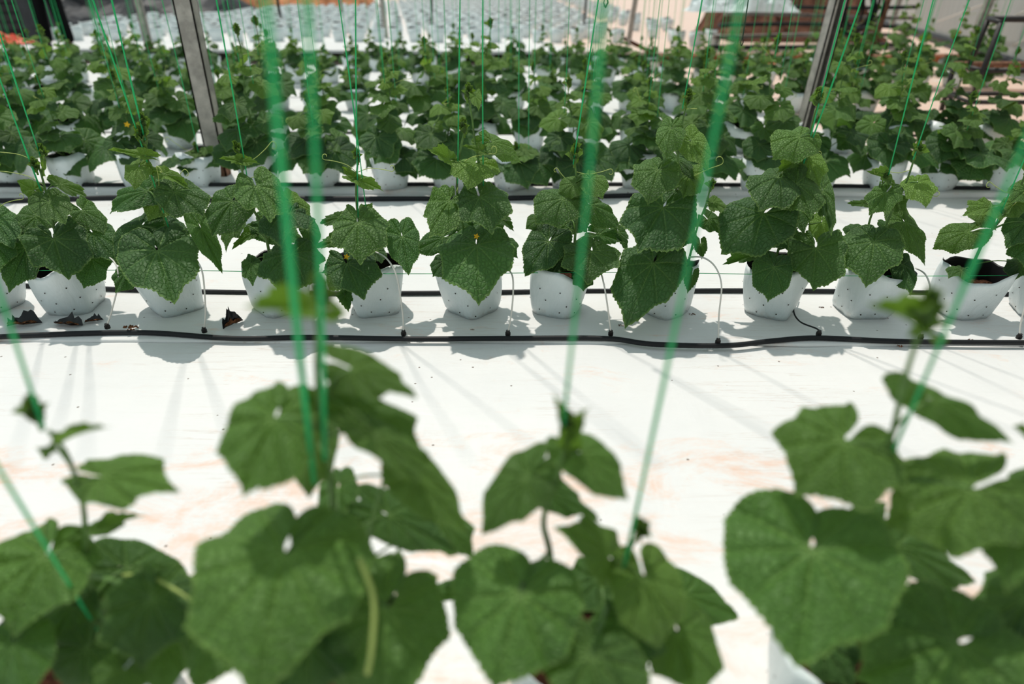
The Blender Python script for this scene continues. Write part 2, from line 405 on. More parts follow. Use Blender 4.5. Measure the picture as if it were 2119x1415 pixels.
def leaf_matrix(o, tip, width, roll=0.0, nh=None):
    """o: where the leaf stalk joins, tip: leaf tip, width: full blade width (m)"""
    yv = tip - o; L = yv.length; yv = yv.normalized()
    if nh is None:
        nh = (CO - o).normalized()*0.75 + Vector((0, -0.1, 0.75))
    z = nh - yv*nh.dot(yv)
    if z.length < 1e-3: z = Vector((0, -1, 0.3)) - yv*Vector((0, -1, 0.3)).dot(yv)
    z.normalize(); z = Matrix.Rotation(roll, 3, yv) @ z
    x = yv.cross(z).normalized()
    sx = width/1.52; sz = (L+sx)*0.5
    M = Matrix(((x.x*sx, yv.x*L, z.x*sz, o.x), (x.y*sx, yv.y*L, z.y*sz, o.y), (x.z*sx, yv.z*L, z.z*sz, o.z), (0, 0, 0, 1)))
    return M
def slope_tip(o, px, py, deg, dmin=0.3):
    """point under pixel px,py such that the leaf hangs deg below level from o towards the viewer"""
    tn = math.tan(math.radians(deg)); lo, hi = max(dmin, o.y-.30), o.y+.02
    g = lambda D: (o.z-at(px, py, D).z) - tn*math.hypot(at(px, py, D).x-o.x, D-o.y)
    if g(hi) < 0: return at(px, py, o.y-.02)
    for _ in range(30):
        m_ = (lo+hi)/2
        if g(m_) > 0: hi = m_
        else: lo = m_
    return at(px, py, (lo+hi)/2)
def add_leaf(parent, o, tip, width, tone=0.0, stem_pt=None, roll=0.0, lib=HI, nh=None, pr=0.0028, stems=None, sag=0.02):
    M = leaf_matrix(o, tip, width, roll, nh)
    me = lib[random.randrange(len(lib))]
    lf = inst('leaf', me, parent, M); lf.color = (tone, 0, 0, 1)
    if stem_pt is not None:
        mid = stem_pt.lerp(o, 0.5) + Vector((0, 0, sag))
        pts = cr([stem_pt, mid, o], 4)
        if stems is not None: stems.tube(pts, [pr*1.15-(pr*0.35)*i/len(pts) for i in range(len(pts))], 5)
        else:
            b = MB(); b.tube(pts, [pr*1.2-(pr*0.4)*i/len(pts) for i in range(len(pts))], 6)
            me2 = mesh('leaf_stalk', b.v, b.f, [M_STEM])
            po = bpy.data.objects.new('leaf_stalk', me2); COL.objects.link(po)
            po.parent = lf; po.matrix_parent_inverse = M.inverted()
    return lf

# shoot tips: tight clusters of small folded leaves, several shared meshes
def tip_mesh(seed, n=8):
    r_ = random.Random(seed); b = MB(); uvs = []
    base = YOUNG[0]; co = [v.co.copy() for v in base.vertices]; fc = [tuple(p.vertices) for p in base.polygons]
    uvb = [(c.x, c.y) for c in co]
    for k in range(n):
        t = k/n; h = 0.2 + 0.75*t; s = 0.52*(1-0.55*t)*r_.uniform(0.8, 1.2)
        az = k*2.4 + r_.uniform(-.4, .4); el = 0.5+0.8*t + r_.uniform(-.2, .2)
        d = Vector((math.cos(az)*math.cos(el), math.sin(az)*math.cos(el), math.sin(el)))
        n_ = Vector((-math.cos(az)*math.sin(el), -math.sin(az)*math.sin(el), math.cos(el)))
        x = d.cross(n_)
        vs = [Vector((0, 0, h-0.35)) + x*(c.x*s*0.75) + d*((c.y+0.3)*s) + n_*(c.z*s*1.6+abs(c.x)*s*0.5) for c in co]
        b.add(vs, fc); uvs += uvb
    n0 = len(b.v); b.tube([(0, 0, -0.4), (0, 0, 0.1), (0.02, 0, 0.6)], [0.07, 0.06, 0.03], 5)
    uvs += [(0.3, 0.3)]*(len(b.v)-n0)
    return mesh('shoot_tip', b.v, b.f, [M_LEAF], True, None, uvs)
TIPS = [tip_mesh(s) for s in (1, 2, 3, 4)]
def add_tip(parent, p, size, tone=0.55, lean=0.0):
    M = Matrix.Translation(p) @ Matrix.Rotation(random.uniform(0, 6.28), 4, 'Z') @ Matrix.Rotation(lean, 4, 'X') @ Matrix.Diagonal((size, size, size, 1))
    o = inst('shoot_tip', random.choice(TIPS), parent, M); o.color = (tone, 0, 0, 1); return o

def flower_mesh():
    b = MB()
    for k in range(5):
        a = 2*math.pi*k/5; c, s = math.cos(a), math.sin(a)
        pts = [(0.0, 0), (0.5, 0.28), (1.0, 0.0), (0.5, -0.28)]
        b.add([(u*c-w*s, u*s+w*c, 0.15+0.25*u*u) for u, w in pts], [(0, 3, 2, 1)])
    b.tube([(0, 0, -0.6), (0, 0, 0.15)], [0.12, 0.2], 6)
    return mesh('flower', b.v, b.f, [M_FLOWER])
FLOWER = flower_mesh()
def add_flower(parent, p, size=0.016):
    q = (CO-p).normalized().to_track_quat('Z', 'Y').to_matrix().to_4x4()
    return inst('flower', FLOWER, parent, Matrix.Translation(p) @ q @ Matrix.Diagonal((size, size, size, 1)))

def add_tendril(parent, p, q=None, rad=0.0011, curl=True):
    if q is None:
        a = random.uniform(0, 6.28); q = p + Vector((math.cos(a)*0.12, math.sin(a)*0.05-0.03, random.uniform(0.0, 0.10)))
    d = q-p; side = d.cross(Vector((0, -1, 0.4))).normalized()*d.length*random.choice((-1, 1))
    pts = [p, p+d*0.35+side*0.10, p+d*0.75+side*0.06, q]
    if curl:
        c = q + side*0.10
        for k in range(1, 6):
            an = k*0.9; rr = 0.10*d.length*(1-k*0.12)
            pts.append(c + (q-c).normalized()*rr*math.cos(an) + d.normalized()*rr*math.sin(an))
    b = MB(); b.tube(cr(pts, 4), rad, 4)
    return b.build('tendril', M_TEND, parent)

# ------------------------------------------------------------------ grow bags
def bag_mesh(seed, r0, r1, h, na=40, nr=9, gus=1.0, lean=(0, 0)):
    r_ = np.random.default_rng(seed); p = r_.uniform(0, 6.28, 8); tw = r_.uniform(-0.5, 0.5)
    v = []; f = []; mi = []
    def pt(a, t, rr):
        q = 1-t
        ex = 2+3.2*q*gus                      # squarer towards the folded bottom
        ca, sa = math.cos(a+tw), math.sin(a+tw)
        k = (abs(ca)**ex+abs(sa)**ex)**(-1/ex)
        R = rr*(1+(k-1)*0.9)
        R *= 1+0.03*math.sin(3*a+p[0]+t*2)*(0.4+t)+0.022*math.sin(5*a+p[1]-t*3)+0.012*math.sin(11*a+p[2]+4*t)
        return R*math.cos(a)+lean[0]*t*h, R*math.sin(a)+lean[1]*t*h
    def rim(a): return h*(1+0.07*math.sin(2*a+p[3])+0.05*math.sin(3*a+p[4])+0.025*math.sin(7*a+p[5]))
    prof = [(j/nr) for j in range(nr+1)]
    for j, t in enumerate(prof):
        rr = r0+(r1-r0)*(t**0.8)
        if j == 0: rr *= 0.97
        for i in range(na):
            a = 2*math.pi*i/na; x, y = pt(a, t, rr); v.append((x, y, t*rim(a)))
    for t in (0.97, 0.56):                    # inside of the mouth
        rr = (r0+(r1-r0)*(t**0.8))*0.975
        for i in range(na):
            a = 2*math.pi*i/na; x, y = pt(a, t, rr); v.append((x, y, t*rim(a)))
    n = len(prof)+2
    for j in range(n-1):
        for i in range(na):
            f.append((j*na+i, j*na+(i+1) % na, (j+1)*na+(i+1) % na, (j+1)*na+i)); mi.append(0 if j < nr else 1)
    f.append(tuple(range(na))[::-1]); mi.append(0)
    bag = mesh('grow_bag', v, f, [M_BAG, M_BAGIN], True, mi)
    # soil disc
    sv = [(lean[0]*0.58*h, lean[1]*0.58*h, 0.58*h)]; sf = []
    for k in (0.5, 1.0):
        for i in range(na):
            a = 2*math.pi*i/na; x, y = pt(a, 0.58, (r0+(r1-r0)*0.58**0.8)*0.97)
            z = 0.58*h+0.006*math.sin(5*a+p[6])*k+0.004*r_.uniform(-1, 1)
            sv.append((x*k, y*k, z))
    for i in range(na):
        j = (i+1) % na; sf.append((0, 1+i, 1+j)); sf.append((1+i, 1+na+i, 1+na+j, 1+j))
    soil = mesh('soil', sv, sf, [M_SOIL])
    # punched holes: little discs lying on the film
    b = MB()
    for lev, t in enumerate((0.14, 0.36, 0.60)):
        for k in range(9):
            a = 2*math.pi*(k+0.5*(lev % 2))/9 + r_.uniform(-0.12, 0.12); tt = t+r_.uniform(-0.04, 0.04)
            rr = r0+(r1-r0)*(tt**0.8)
            x, y = pt(a, tt, rr*1.012); z = tt*rim(a)
            o = Vector((x, y, z)); nn = Vector((math.cos(a), math.sin(a), -0.2)).normalized()
            s1 = nn.cross(Vector((0, 0, 1))).normalized(); s2 = nn.cross(s1); q = r0*0.035
            b.add([o+nn*0.0015+(s1*math.cos(w)+s2*math.sin(w))*q for w in np.linspace(0, 2*math.pi, 7)[:-1]], [(0, 1, 2, 3, 4, 5)])
    holes = mesh('punched_holes', b.v, b.f, [M_HOLE])
    return bag, soil, holes
BAGS = [bag_mesh(s, 0.074, 0.106, 0.172, lean=l) for s, l in [(1, (0, 0)), (2, (.05, .1)), (3, (-.06, 0)), (4, (.1, -.05)), (5, (0, .08)), (6, (-.1, .05)), (8, (.16, .0)), (9, (-.14, .1))]]
BAGS_F = [bag_mesh(s, 0.076, 0.104, 0.172, 22, 4) for s in (21, 22, 23, 24)]
def add_bag(parent, base, lib, k=None, rot=None, sc=1.0, holes=True):
    bg_, so, ho = lib[k % len(lib)] if k is not None else random.choice(lib)
    rot = random.uniform(0, 6.28) if rot is None else rot
    M = Matrix.Translation(base) @ Matrix.Rotation(rot, 4, 'Z') @ Matrix.Diagonal((sc, sc, sc, 1))
    b = inst('grow_bag', bg_, parent, M)
    s = inst('soil', so, parent, M)
    if holes:
        o = bpy.data.objects.new('punched_holes', ho); COL.objects.link(o); o.parent = b; o['kind'] = 'stuff'
    return b

def stem_obj(parent, pts, r0=0.0045, r1=0.0022, name='stem', extra=None):
    b = extra or MB(); P = cr(pts, 5); n = len(P)
    b.tube(P, [r0+(r1-r0)*i/n for i in range(n)], 6)
    return b.build(name, M_STEM, parent)

ORD = ['first', 'second', 'third', 'fourth', 'fifth', 'sixth', 'seventh', 'eighth', 'ninth', 'tenth', 'eleventh', 'twelfth',
       'thirteenth', 'fourteenth', 'fifteenth', 'sixteenth', 'seventeenth', 'eighteenth', 'nineteenth', 'twentieth']
def ordn(i):
    if i < 20: return ORD[i]
    n = i+1; s = 'th' if 10 <= n % 100 <= 20 else {1: 'st', 2: 'nd', 3: 'rd'}.get(n % 10, 'th'); return f'{n}{s}'

STRINGS = []
def add_string(bottom, top_px=None, zt=2.3, label='', rad=0.0016, D_top=None, mid=None, wind=None):
    """a strand of twine from the plant up to the overhead wire"""
    if top_px is not None:
        q = at(top_px[0], top_px[1], D_top if D_top else bottom.y); d = q-bottom
        top = bottom + d*((zt-bottom.z)/d.z)
    else: top = Vector((bottom.x+random.uniform(-.03, .03), bottom.y+random.uniform(-.03, .03), zt))
    pts = []
    if wind: pts += wind
    n = 14
    sw = Vector((random.uniform(-1, 1), random.uniform(-1, 1), 0))*0.004
    for i in range(n+1):
        t = i/n; pts.append(bottom.lerp(top, t)+sw*math.sin(t*9))
    b = MB(); b.tube(pts, [rad*(0.8+0.45*random.random()) for _ in pts], 5)
    o = b.build('green_twine', M_TWINE)
    tag(o, label, 'twine', 'green support twines'); return o

# ------------------------------------------------------------------ the sharp middle row: each plant laid out from the photograph
MID_D = ground(W/2, 664).y + 0.075; MZ = 0.010
def M_(px, py, dd=0.0): return at(px, py, MID_D + dd)
# leaf: (join x, join y, tip x, tip y, width px, depth offset of join, of tip, tone[, roll])
MID = [
 dict(x=-10, y=662, k=3, leaves=[(-8,458,28,512,72,-.03,-.08,.0),(-20,500,-5,560,80,-.08,-.13,.0),(-30,430,-50,470,60,.03,.02,.1)],
      stem=[(-15,560),(-12,480),(-5,400),(-8,340)], tip=(-8,335,26)),
 dict(x=157, y=659, k=0, leaves=[(112,494,138,574,120,-.09,-.14,.05),(190,535,174,592,74,-.07,-.11,.0),(192,482,243,546,74,-.02,-.05,.0),
      (55,512,20,597,74,-.05,-.09,.0),(76,448,40,490,66,.02,.0,.1),(102,418,134,462,70,-.06,-.10,.25),(170,436,212,484,54,.03,.02,.15),
      (126,382,181,412,28,-.02,-.03,.35),(70,393,38,378,42,-.03,-.05,.45),(150,470,200,450,60,.06,.06,.0),(92,350,100,320,20,0,-.02,.6)],
      stem=[(132,560),(118,500),(103,430),(88,370),(76,330)], tip=(75,350,24), tip2=(90,322,24)),
 dict(x=368, y=658, k=6, leaves=[(326,520,362,622,148,-.12,-.17,.05),(292,468,242,537,62,-.01,-.03,.0),(306,395,219,437,66,.02,.0,.0),
      (362,397,420,452,90,-.04,-.08,.12),(338,410,304,454,70,.03,.03,.5),(287,346,280,386,50,-.04,-.07,.6),(338,360,392,388,34,-.02,-.05,.7),
      (296,322,230,314,24,-.02,-.03,.65),(416,472,456,557,46,-.03,-.06,.1),(262,562,240,604,50,-.12,-.14,.0),(345,470,385,520,70,.04,.03,.0),(312,470,350,500,80,.07,.06,.0)],
      stem=[(358,510),(345,465),(325,410),(310,350),(298,290)], tip=(297,292,34), tip2=(300,262,26)),
 dict(x=580, y=662, k=4, leaves=[(530,386,557,462,100,-.08,-.13,.22),(481,417,440,490,82,-.03,-.07,.1),(598,440,586,513,112,-.06,-.11,.0),
      (598,416,637,453,48,.02,.0,.5),(602,526,586,613,122,-.12,-.16,.0),(520,545,522,587,40,-.10,-.12,.05),(525,480,485,516,30,.03,.02,.2),
      (487,460,470,520,40,.03,.02,.15),(497,333,457,331,24,-.02,-.04,.65),(500,335,537,340,20,-.02,-.04,.65),(640,470,656,513,42,.02,.0,.0),(560,470,620,500,70,.05,.05,.0)],
      stem=[(557,530),(548,480),(520,425),(505,370),(494,320)], tip=(492,312,22)),
 dict(x=780, y=656, k=2, leaves=[(741,462,743,541,116,-.09,-.13,.2),(750,448,770,420,44,.02,.02,.2),(832,490,845,562,68,-.05,-.09,.0),
      (718,546,748,615,114,-.11,-.16,.0),(697,498,655,516,34,.0,-.02,.1),(714,612,722,642,34,-.16,-.17,.0),(733,367,704,347,22,-.01,-.03,.6),
      (740,372,792,396,30,-.01,-.03,.55),(778,520,790,548,34,.04,.03,.0),(703,450,664,466,28,.02,.0,.1)],
      stem=[(762,540),(748,490),(739,430),(737,380),(740,340)], tip=(740,330,22), flower=(717,531)),
 dict(x=978, y=662, k=1, leaves=[(987,508,993,612,158,-.11,-.16,.05),(992,408,1014,479,114,-.06,-.11,.12),(931,416,891,487,86,-.04,-.09,.25),
      (985,338,972,383,100,-.01,-.06,.6),(930,330,889,311,38,-.02,-.03,.5),(1018,294,1073,331,50,-.01,-.04,.35),(995,312,958,305,22,-.03,-.04,.6),
      (917,492,859,524,58,.0,-.02,.0),(920,540,896,573,46,-.07,-.09,.0),(1048,500,1071,533,40,.02,.0,.0),(1034,452,1063,475,32,.01,.0,.1),
      (955,455,925,480,60,.06,.05,.0),(1000,460,1040,500,60,.07,.06,.0),(985,200,992,232,26,-.02,-.03,.5)],
      stem=[(972,545),(960,480),(946,400),(950,330),(960,275)], tip=(960,272,26), stem2=[(980,500),(1000,400),(985,310),(976,240),(968,200)], tip2=(968,200,26), flower=(986,489)),
 dict(x=1152, y=662, k=4, leaves=[(1224,520,1217,582,124,-.10,-.15,.12),(1135,500,1094,567,88,-.05,-.09,.0),(1166,412,1112,460,90,-.05,-.09,.15),
      (1222,424,1283,475,62,-.01,-.04,.1),(1222,370,1246,409,56,-.03,-.06,.35),(1190,380,1158,404,48,-.03,-.05,.35),(1240,485,1290,502,38,.0,-.02,.0),
      (1182,455,1130,482,56,.04,.03,.0),(1120,455,1090,472,42,.02,.0,.1),(1280,480,1297,517,32,.02,.01,.0),(1205,572,1206,600,44,-.13,-.14,.0),(1200,440,1215,480,70,.06,.05,.0),(1160,540,1125,560,50,.0,-.02,.0)],
      stem=[(1187,550),(1190,490),(1197,430),(1193,370),(1190,340)], tip=(1190,330,34)),
 dict(x=1372, y=667, k=5, leaves=[(1372,430,1318,526,146,-.07,-.12,.0),(1352,545,1303,661,134,-.13,-.18,.0),(1362,352,1345,413,100,-.06,-.11,.2),
      (1389,266,1380,323,56,-.03,-.07,.25),(1430,292,1460,349,60,-.02,-.06,.5),(1426,362,1412,413,62,.0,-.02,.4),(1476,420,1492,446,32,-.01,-.03,.4),
      (1465,455,1492,489,44,.0,-.02,.05),(1432,570,1424,606,30,-.10,-.12,.1),(1450,505,1453,536,28,-.03,-.04,.1),(1395,470,1440,500,80,.05,.04,.0),(1400,330,1440,380,40,.06,.06,.1)],
      stem=[(1388,545),(1393,490),(1399,400),(1405,300),(1418,225)], tip=(1422,212,26), stem2=[(1420,550),(1440,480),(1462,420),(1470,385)], tip2=(1472,388,18)),
 dict(x=1590, y=674, k=0, leaves=[(1580,442,1499,521,132,-.06,-.11,.0),(1612,368,1574,432,104,-.04,-.09,.1),(1656,284,1603,327,88,-.02,-.06,.3),
      (1648,381,1673,456,84,-.06,-.10,.2),(1702,395,1716,487,44,.0,-.02,.15),(1672,330,1692,381,58,.0,-.03,.6),(1650,330,1611,356,34,.01,.0,.6),
      (1688,513,1680,595,120,-.08,-.13,.1),(1602,553,1590,626,86,-.12,-.15,.0),(1556,530,1500,546,34,-.02,-.03,.05),(1700,460,1690,502,48,.03,.02,.45),(1600,470,1640,520,80,.05,.05,.0),(1640,420,1660,480,60,.06,.06,.05)],
      stem=[(1600,550),(1618,490),(1645,400),(1668,310),(1688,225)], tip=(1692,212,28)),
 dict(x=1778, y=673, k=7, leaves=[(1808,500,1797,581,120,-.09,-.13,.1),(1834,398,1800,441,60,-.03,-.05,.2),(1845,412,1876,436,44,.0,-.02,.2),
      (1900,378,1916,421,64,-.02,-.05,.6),(1788,422,1751,424,18,-.02,-.02,.2),(1838,375,1798,355,34,-.01,-.02,.35),(1872,460,1911,537,50,-.02,-.05,.25),
      (1842,490,1836,455,38,.03,.03,.2),(1868,548,1884,613,48,-.08,-.10,.0),(1840,480,1880,510,60,.05,.05,.0),(1780,480,1755,500,60,.0,-.02,.0)],
      stem=[(1803,560),(1822,500),(1840,450),(1872,385),(1893,325)], tip=(1896,318,26), stem2=[(1800,560),(1795,480),(1812,420),(1822,375)], tip2=(1828,368,22)),
 dict(x=1980, y=676, k=6, leaves=[(2006,480,1935,513,66,-.01,-.05,.25),(2052,430,1999,440,60,-.02,-.05,.5),(2122,460,2086,511,66,-.03,-.07,.0),
      (2100,420,2075,451,46,.0,-.02,.35),(2125,392,2094,420,56,-.02,-.05,.2),(1990,560,1964,577,44,-.09,-.11,.1),(2112,545,2094,577,48,-.06,-.08,.05),(2030,440,2060,475,40,.03,.02,.4)],
      stem=[(2005,565),(2035,500),(2070,455),(2100,415),(2125,350)], tip=(2125,350,24)),
 dict(x=2150, y=664, k=2, leaves=[(2140,500,2125,560,90,-.06,-.1,.0),(2150,440,2122,470,80,.0,-.03,.1)],
      stem=[(2150,560),(2150,480),(2155,400)], tip=(2155,380,24)),
]
MIDN = [p for p in MID]
for i, P in enumerate(MID):
    base = ground(P['x'], P['y'] - 2, MZ); base.y = MID_D; base.z = MZ
    base.x = at(P['x'], P['y']-30, MID_D).x
    root = empty('potted_cucumber_plant', base)
    extra = ['cut by the picture edge', 'behind torn black scraps', 'tallest beside the torn scraps', 'behind the blurred shoot', 'short with few leaves', 'with the broadest single leaf',
             'with feathery tip', 'with a huge leaf hiding its bag', 'with quilted pale upper leaf', 'beside the black drip tube', 'leaning, with open bag mouth', 'cut by the picture edge'][i]
    tag(root, f'sharp second row cucumber plant, {ordn(i)} from left, {extra}', 'potted plant', 'potted plants of the sharp second row')
    add_bag(root, base, BAGS, P['k'], rot=(i*1.7) % 6.28)
    st = [M_(*q) for q in P['stem']]; st[0] = Vector((st[0].x, MID_D, MZ+0.10))
    stem_obj(root, st, 0.0052, 0.0026)
    SP = cr(st, 8)
    if 'stem2' in P:
        s2 = [M_(*q) for q in P['stem2']]; s2[0] = Vector((s2[0].x, MID_D, MZ+0.10)); stem_obj(root, s2, 0.0045, 0.0022); SP2 = cr(s2, 8)
    else: SP2 = []
    for k, L in enumerate(P['leaves']):
        o = M_(L[0], L[1], L[5]); t = M_(L[2], L[3], L[6]); w = L[4]/pxm(o)
        if L[3]-L[1] > 18: t = slope_tip(o, L[2], L[3], random.uniform(24, 46))
        # stalk leaves the stem a little below the blade
        sp = min(SP+SP2, key=lambda q: abs(q.z-(o.z-0.035)) + 0.6*(q-o).length)
        add_leaf(root, o, t, w, L[7], sp, L[8] if len(L) > 8 else 0.0, HI if w > 0.06 else YOUNG, pr=0.0030 if w > 0.08 else 0.0018, sag=0.012)
    for key in ('tip', 'tip2'):
        if key in P:
            x, y, s = P[key]; p = M_(x, y, -0.005); add_tip(root, p, s*1.25/pxm(p), 0.6, random.uniform(-.2, .2))
    if 'flower' in P: add_flower(root, M_(P['flower'][0], P['flower'][1], -0.09), 0.010)
    for _ in range(2):
        add_tendril(root, random.choice(SP[len(SP)//2:]))

# tendrils one can follow in the photo
# ------------------------------------------------------------------ front row, out of focus
FD = 0.62
def F_(px, py, D): return at(px, py, D)
FORE = [
 dict(x=165, leaves=[(96,1150,22,1308,195,.60,.55,.15),(213,988,356,1018,128,.60,.57,.25),(190,1100,305,1068,40,.64,.63,.2),(262,1178,402,1228,120,.66,.66,.0),
      (314,1238,288,1382,180,.56,.53,.05),(125,917,220,880,40,.60,.58,.4),(30,1330,70,1440,150,.52,.50,.0),(150,1255,105,1345,100,.60,.57,.0),(255,1385,205,1440,100,.50,.48,.1),
      (215,1300,165,1395,90,.62,.60,.0),(110,930,92,945,24,.6,.6,.3),(180,1340,130,1430,130,.55,.53,.0),(350,1330,340,1430,110,.55,.53,.05)],
      stem=[(215,1330,.62),(190,1225,.62),(178,1150,.62),(172,1045,.61),(140,945,.60),(100,890,.60)], tip=(78,868,60,.60)),
 dict(x=700, leaves=[(592,1146,545,1405,350,.52,.48,.15),(569,866,505,1025,185,.60,.55,.2),(728,764,853,826,104,.63,.60,.25),(742,856,880,944,112,.62,.59,.1),
      (778,905,912,1006,80,.58,.56,.3),(650,905,640,1022,90,.66,.65,.15),(862,992,950,1085,104,.60,.58,.25),(803,1066,925,1136,100,.66,.64,.0),(915,1080,980,1152,80,.68,.67,.05),
      (478,1240,415,1430,210,.58,.52,.1),(800,1258,690,1440,280,.53,.48,.1),(650,640,516,634,74,.60,.57,.6),(656,832,632,798,34,.62,.62,.3),(690,800,716,775,30,.63,.63,.4),(700,1010,690,1100,80,.70,.70,.0),(640,1330,640,1450,200,.50,.48,.0)],
      stem=[(735,1290,.62),(700,1130,.62),(685,1000,.62),(665,880,.61),(655,760,.60),(660,680,.60)], tip=(668,625,70,.60),
      stalks=[[(745,1280,.62),(762,1120,.62),(797,985,.61)],[(770,1280,.63),(800,1200,.63),(828,1130,.63)]]),
 dict(x=1205, leaves=[(1202,938,1295,1028,98,.60,.57,.2),(1092,988,1008,1094,118,.60,.57,.15),(1128,1010,1228,1076,84,.64,.63,.0),(1077,1230,1030,1425,300,.53,.48,.1),
      (1222,1358,1165,1480,255,.48,.45,.1),(977,1212,868,1228,60,.66,.66,.0),(1258,1150,1163,1090,118,.58,.57,.25),(1333,1195,1363,1335,142,.55,.52,.35),
      (1415,1232,1508,1272,105,.68,.68,.0),(1402,1308,1432,1440,150,.54,.52,.15),(1172,905,1142,818,44,.60,.59,.35),(1180,900,1222,842,36,.60,.59,.5),(1240,1200,1190,1260,130,.66,.64,.0),(1290,1290,1310,1400,150,.54,.52,.0)],
      stem=[(1160,1290,.62),(1140,1160,.62),(1125,1075,.61),(1158,965,.60),(1177,900,.60)], tip=(1176,880,38,.60),
      stem2=[(1250,1320,.60),(1270,1230,.59),(1296,1150,.58),(1318,1110,.58)], tip2=(1325,1105,46,.58)),
 dict(x=1745, leaves=[(1748,912,1650,1012,240,.62,.57,.2),(1680,1138,1655,1352,340,.55,.50,.05),(2012,1010,1838,1082,220,.58,.54,.25),(1980,1330,1775,1400,280,.50,.47,.1),
      (1930,828,2089,919,86,.63,.61,.15),(1852,1130,2005,1202,120,.66,.66,.0),(1800,960,1875,950,66,.66,.66,.0),(1770,1090,1830,1040,60,.67,.68,.05),(1700,1330,1760,1420,120,.6,.58,.0),(1870,1290,1900,1420,200,.55,.52,.0)],
      stem=[(1720,1330,.62),(1755,1180,.62),(1770,1055,.62),(1838,920,.61),(1868,800,.60),(1898,700,.60)], tip=(1915,655,70,.60), tleaf=[(1905,680,1808,630,60,.60,.58,.5),(1910,680,1975,665,30,.60,.59,.6)]),
 dict(x=2240, leaves=[(2125,1238,2040,1405,170,.56,.52,.05),(2110,1058,2090,1205,130,.58,.55,.15),(2140,1330,2110,1430,150,.52,.50,.0),(2150,1000,2130,1060,120,.6,.58,.1)],
      stem=[(2170,1330,.62),(2150,1180,.62),(2120,1060,.61),(2140,930,.6)], tip=(2150,920,60,.6)),
]
FEX = ['with bare dark stem in the corner', 'tallest, with a very large front leaf', 'with two stems and a small bud', 'with two broad overlapping leaves', 'cut by the picture edge']
for i, P in enumerate(FORE):
    bx = at(P['x'], 1330, FD).x; base = Vector((bx, FD, 0.002))
    root = empty('potted_cucumber_plant', base)
    tag(root, f'blurred front row cucumber plant, {ordn(i)} from left, {FEX[i]}', 'potted plant', 'potted plants of the blurred front row')
    add_bag(root, base, BAGS, i+1, rot=i*1.3)
    allp = []
    for key in ('stem', 'stem2'):
        if key in P:
            st = [F_(*q) for q in P[key]]; st[0] = Vector((max(min(st[0].x, bx+.05), bx-.05), FD, 0.10))
            stem_obj(root, st, 0.0050, 0.0024); allp += cr(st, 8)
    for q in P.get('stalks', []):
        stem_obj(root, [F_(*z_) for z_ in q], 0.0032, 0.0024, 'leaf_stalk')
    for L in P['leaves'] + P.get('tleaf', []):
        o = F_(L[0], L[1], L[5]); t = F_(L[2], L[3], L[6]); w = L[4]/pxm(o)
        if L[3]-L[1] > 30: t = slope_tip(o, L[2], L[3], random.uniform(22, 40))
        sp = min(allp, key=lambda q: abs(q.z-(o.z-0.03)) + 0.6*(q-o).length)
        add_leaf(root, o, t, w, L[7]+.10, sp, 0.0, HI if w > 0.04 else YOUNG, pr=0.0028 if w > 0.08 else 0.0018, sag=0.01)
    for key in ('tip', 'tip2'):
        if key in P:
            x, y, s, D = P[key]; p = F_(x, y, D-0.005); add_tip(root, p, s*1.15/pxm(p), 0.55)
    if i == 1:
        add_tendril(root, F_(743, 1155, .50), F_(760, 1395, .44), 0.0030, False)
    if i == 0:
        add_tendril(root, F_(255, 1190, .60), F_(405, 1250, .55), 0.0024, False)
    if i == 2:
        add_tendril(root, F_(1255, 1400, .5), F_(1480, 1440, .5), 0.0015, False)

# ------------------------------------------------------------------ further rows, grown plant by plant
def grow_plant(base, label, group, detail=2, hmin=.36, hmax=.62, flower=False, lib=LO, ls=1.0):
    root = empty('potted_cucumber_plant', base); tag(root, label, 'potted plant', group)
    add_bag(root, base, BAGS_F, sc=random.uniform(.94, 1.06), holes=(detail >= 2))
    h = random.uniform(hmin, hmax); lean = Vector((random.uniform(-.05, .05), random.uniform(-.05, .03), 0))
    p0 = base+Vector((random.uniform(-.02, .02), random.uniform(-.02, .02), 0.10))
    def sp(t): return p0 + Vector((0, 0, (h-0.135)*t)) + lean*t + Vector((0.012*math.sin(t*9+h*40), 0.010*math.cos(t*8+h*33), 0))
    sm = MB(); pts = [sp(t) for t in np.linspace(0, 1, 9)]
    sm.tube(pts, [0.0046-0.0022*k/8 for k in range(9)], 5)
    n = random.randint(12, 15); az = random.uniform(0, 6.28)
    for k in range(n):
        t = ((k+0.3)/n)**1.25*0.96; q = sp(t)
        az += 2.4+random.uniform(-.5, .5)
        a = az
        size = ls*(0.235*(1-0.76*t**1.1))*random.uniform(.75, 1.12)
        if k < 1: size *= 0.7
        out = Vector((math.cos(a), math.sin(a), 0))
        if out.y > 0.35 and random.random() < 0.55: out.y *= -1
        pl = size*random.uniform(.35, .6)*(1.0 if t < .8 else .5)
        o = q + out*pl + Vector((0, 0, pl*random.uniform(.1, .7)))
        dn = random.uniform(.5, 2.0)*(1-0.65*t)
        dr = (out + Vector((random.uniform(-.35, .35), -0.25, -dn))).normalized()
        tip = o + dr*size*0.62
        if tip.z < 0.03: tip.z = 0.03
        nh = Vector((0, -0.55, 0.8)) + out*0.5 + Vector((random.uniform(-.3, .3), random.uniform(-.2, .2), 0))
        tone = max(0, min(.8, (t-.30)*1.1+random.uniform(-.12, .2)))
        add_leaf(root, o, tip, size, tone, q, 0.0, lib if size > .06 else YOUNG, nh, 0.0024, sm, 0.01)
    sm.build('stem', M_STEM, root)
    add_tip(root, sp(1.0)+Vector((0, 0, .005)), random.uniform(.042, .058), .6)
    if detail >= 2 or random.random() < .35: add_tendril(root, sp(random.uniform(.6, .95)), rad=0.0012)
    if flower: add_flower(root, sp(.5)+Vector((random.choice((-.04, .05)), -.10, .02)), 0.015)
    return sp(1.0), h

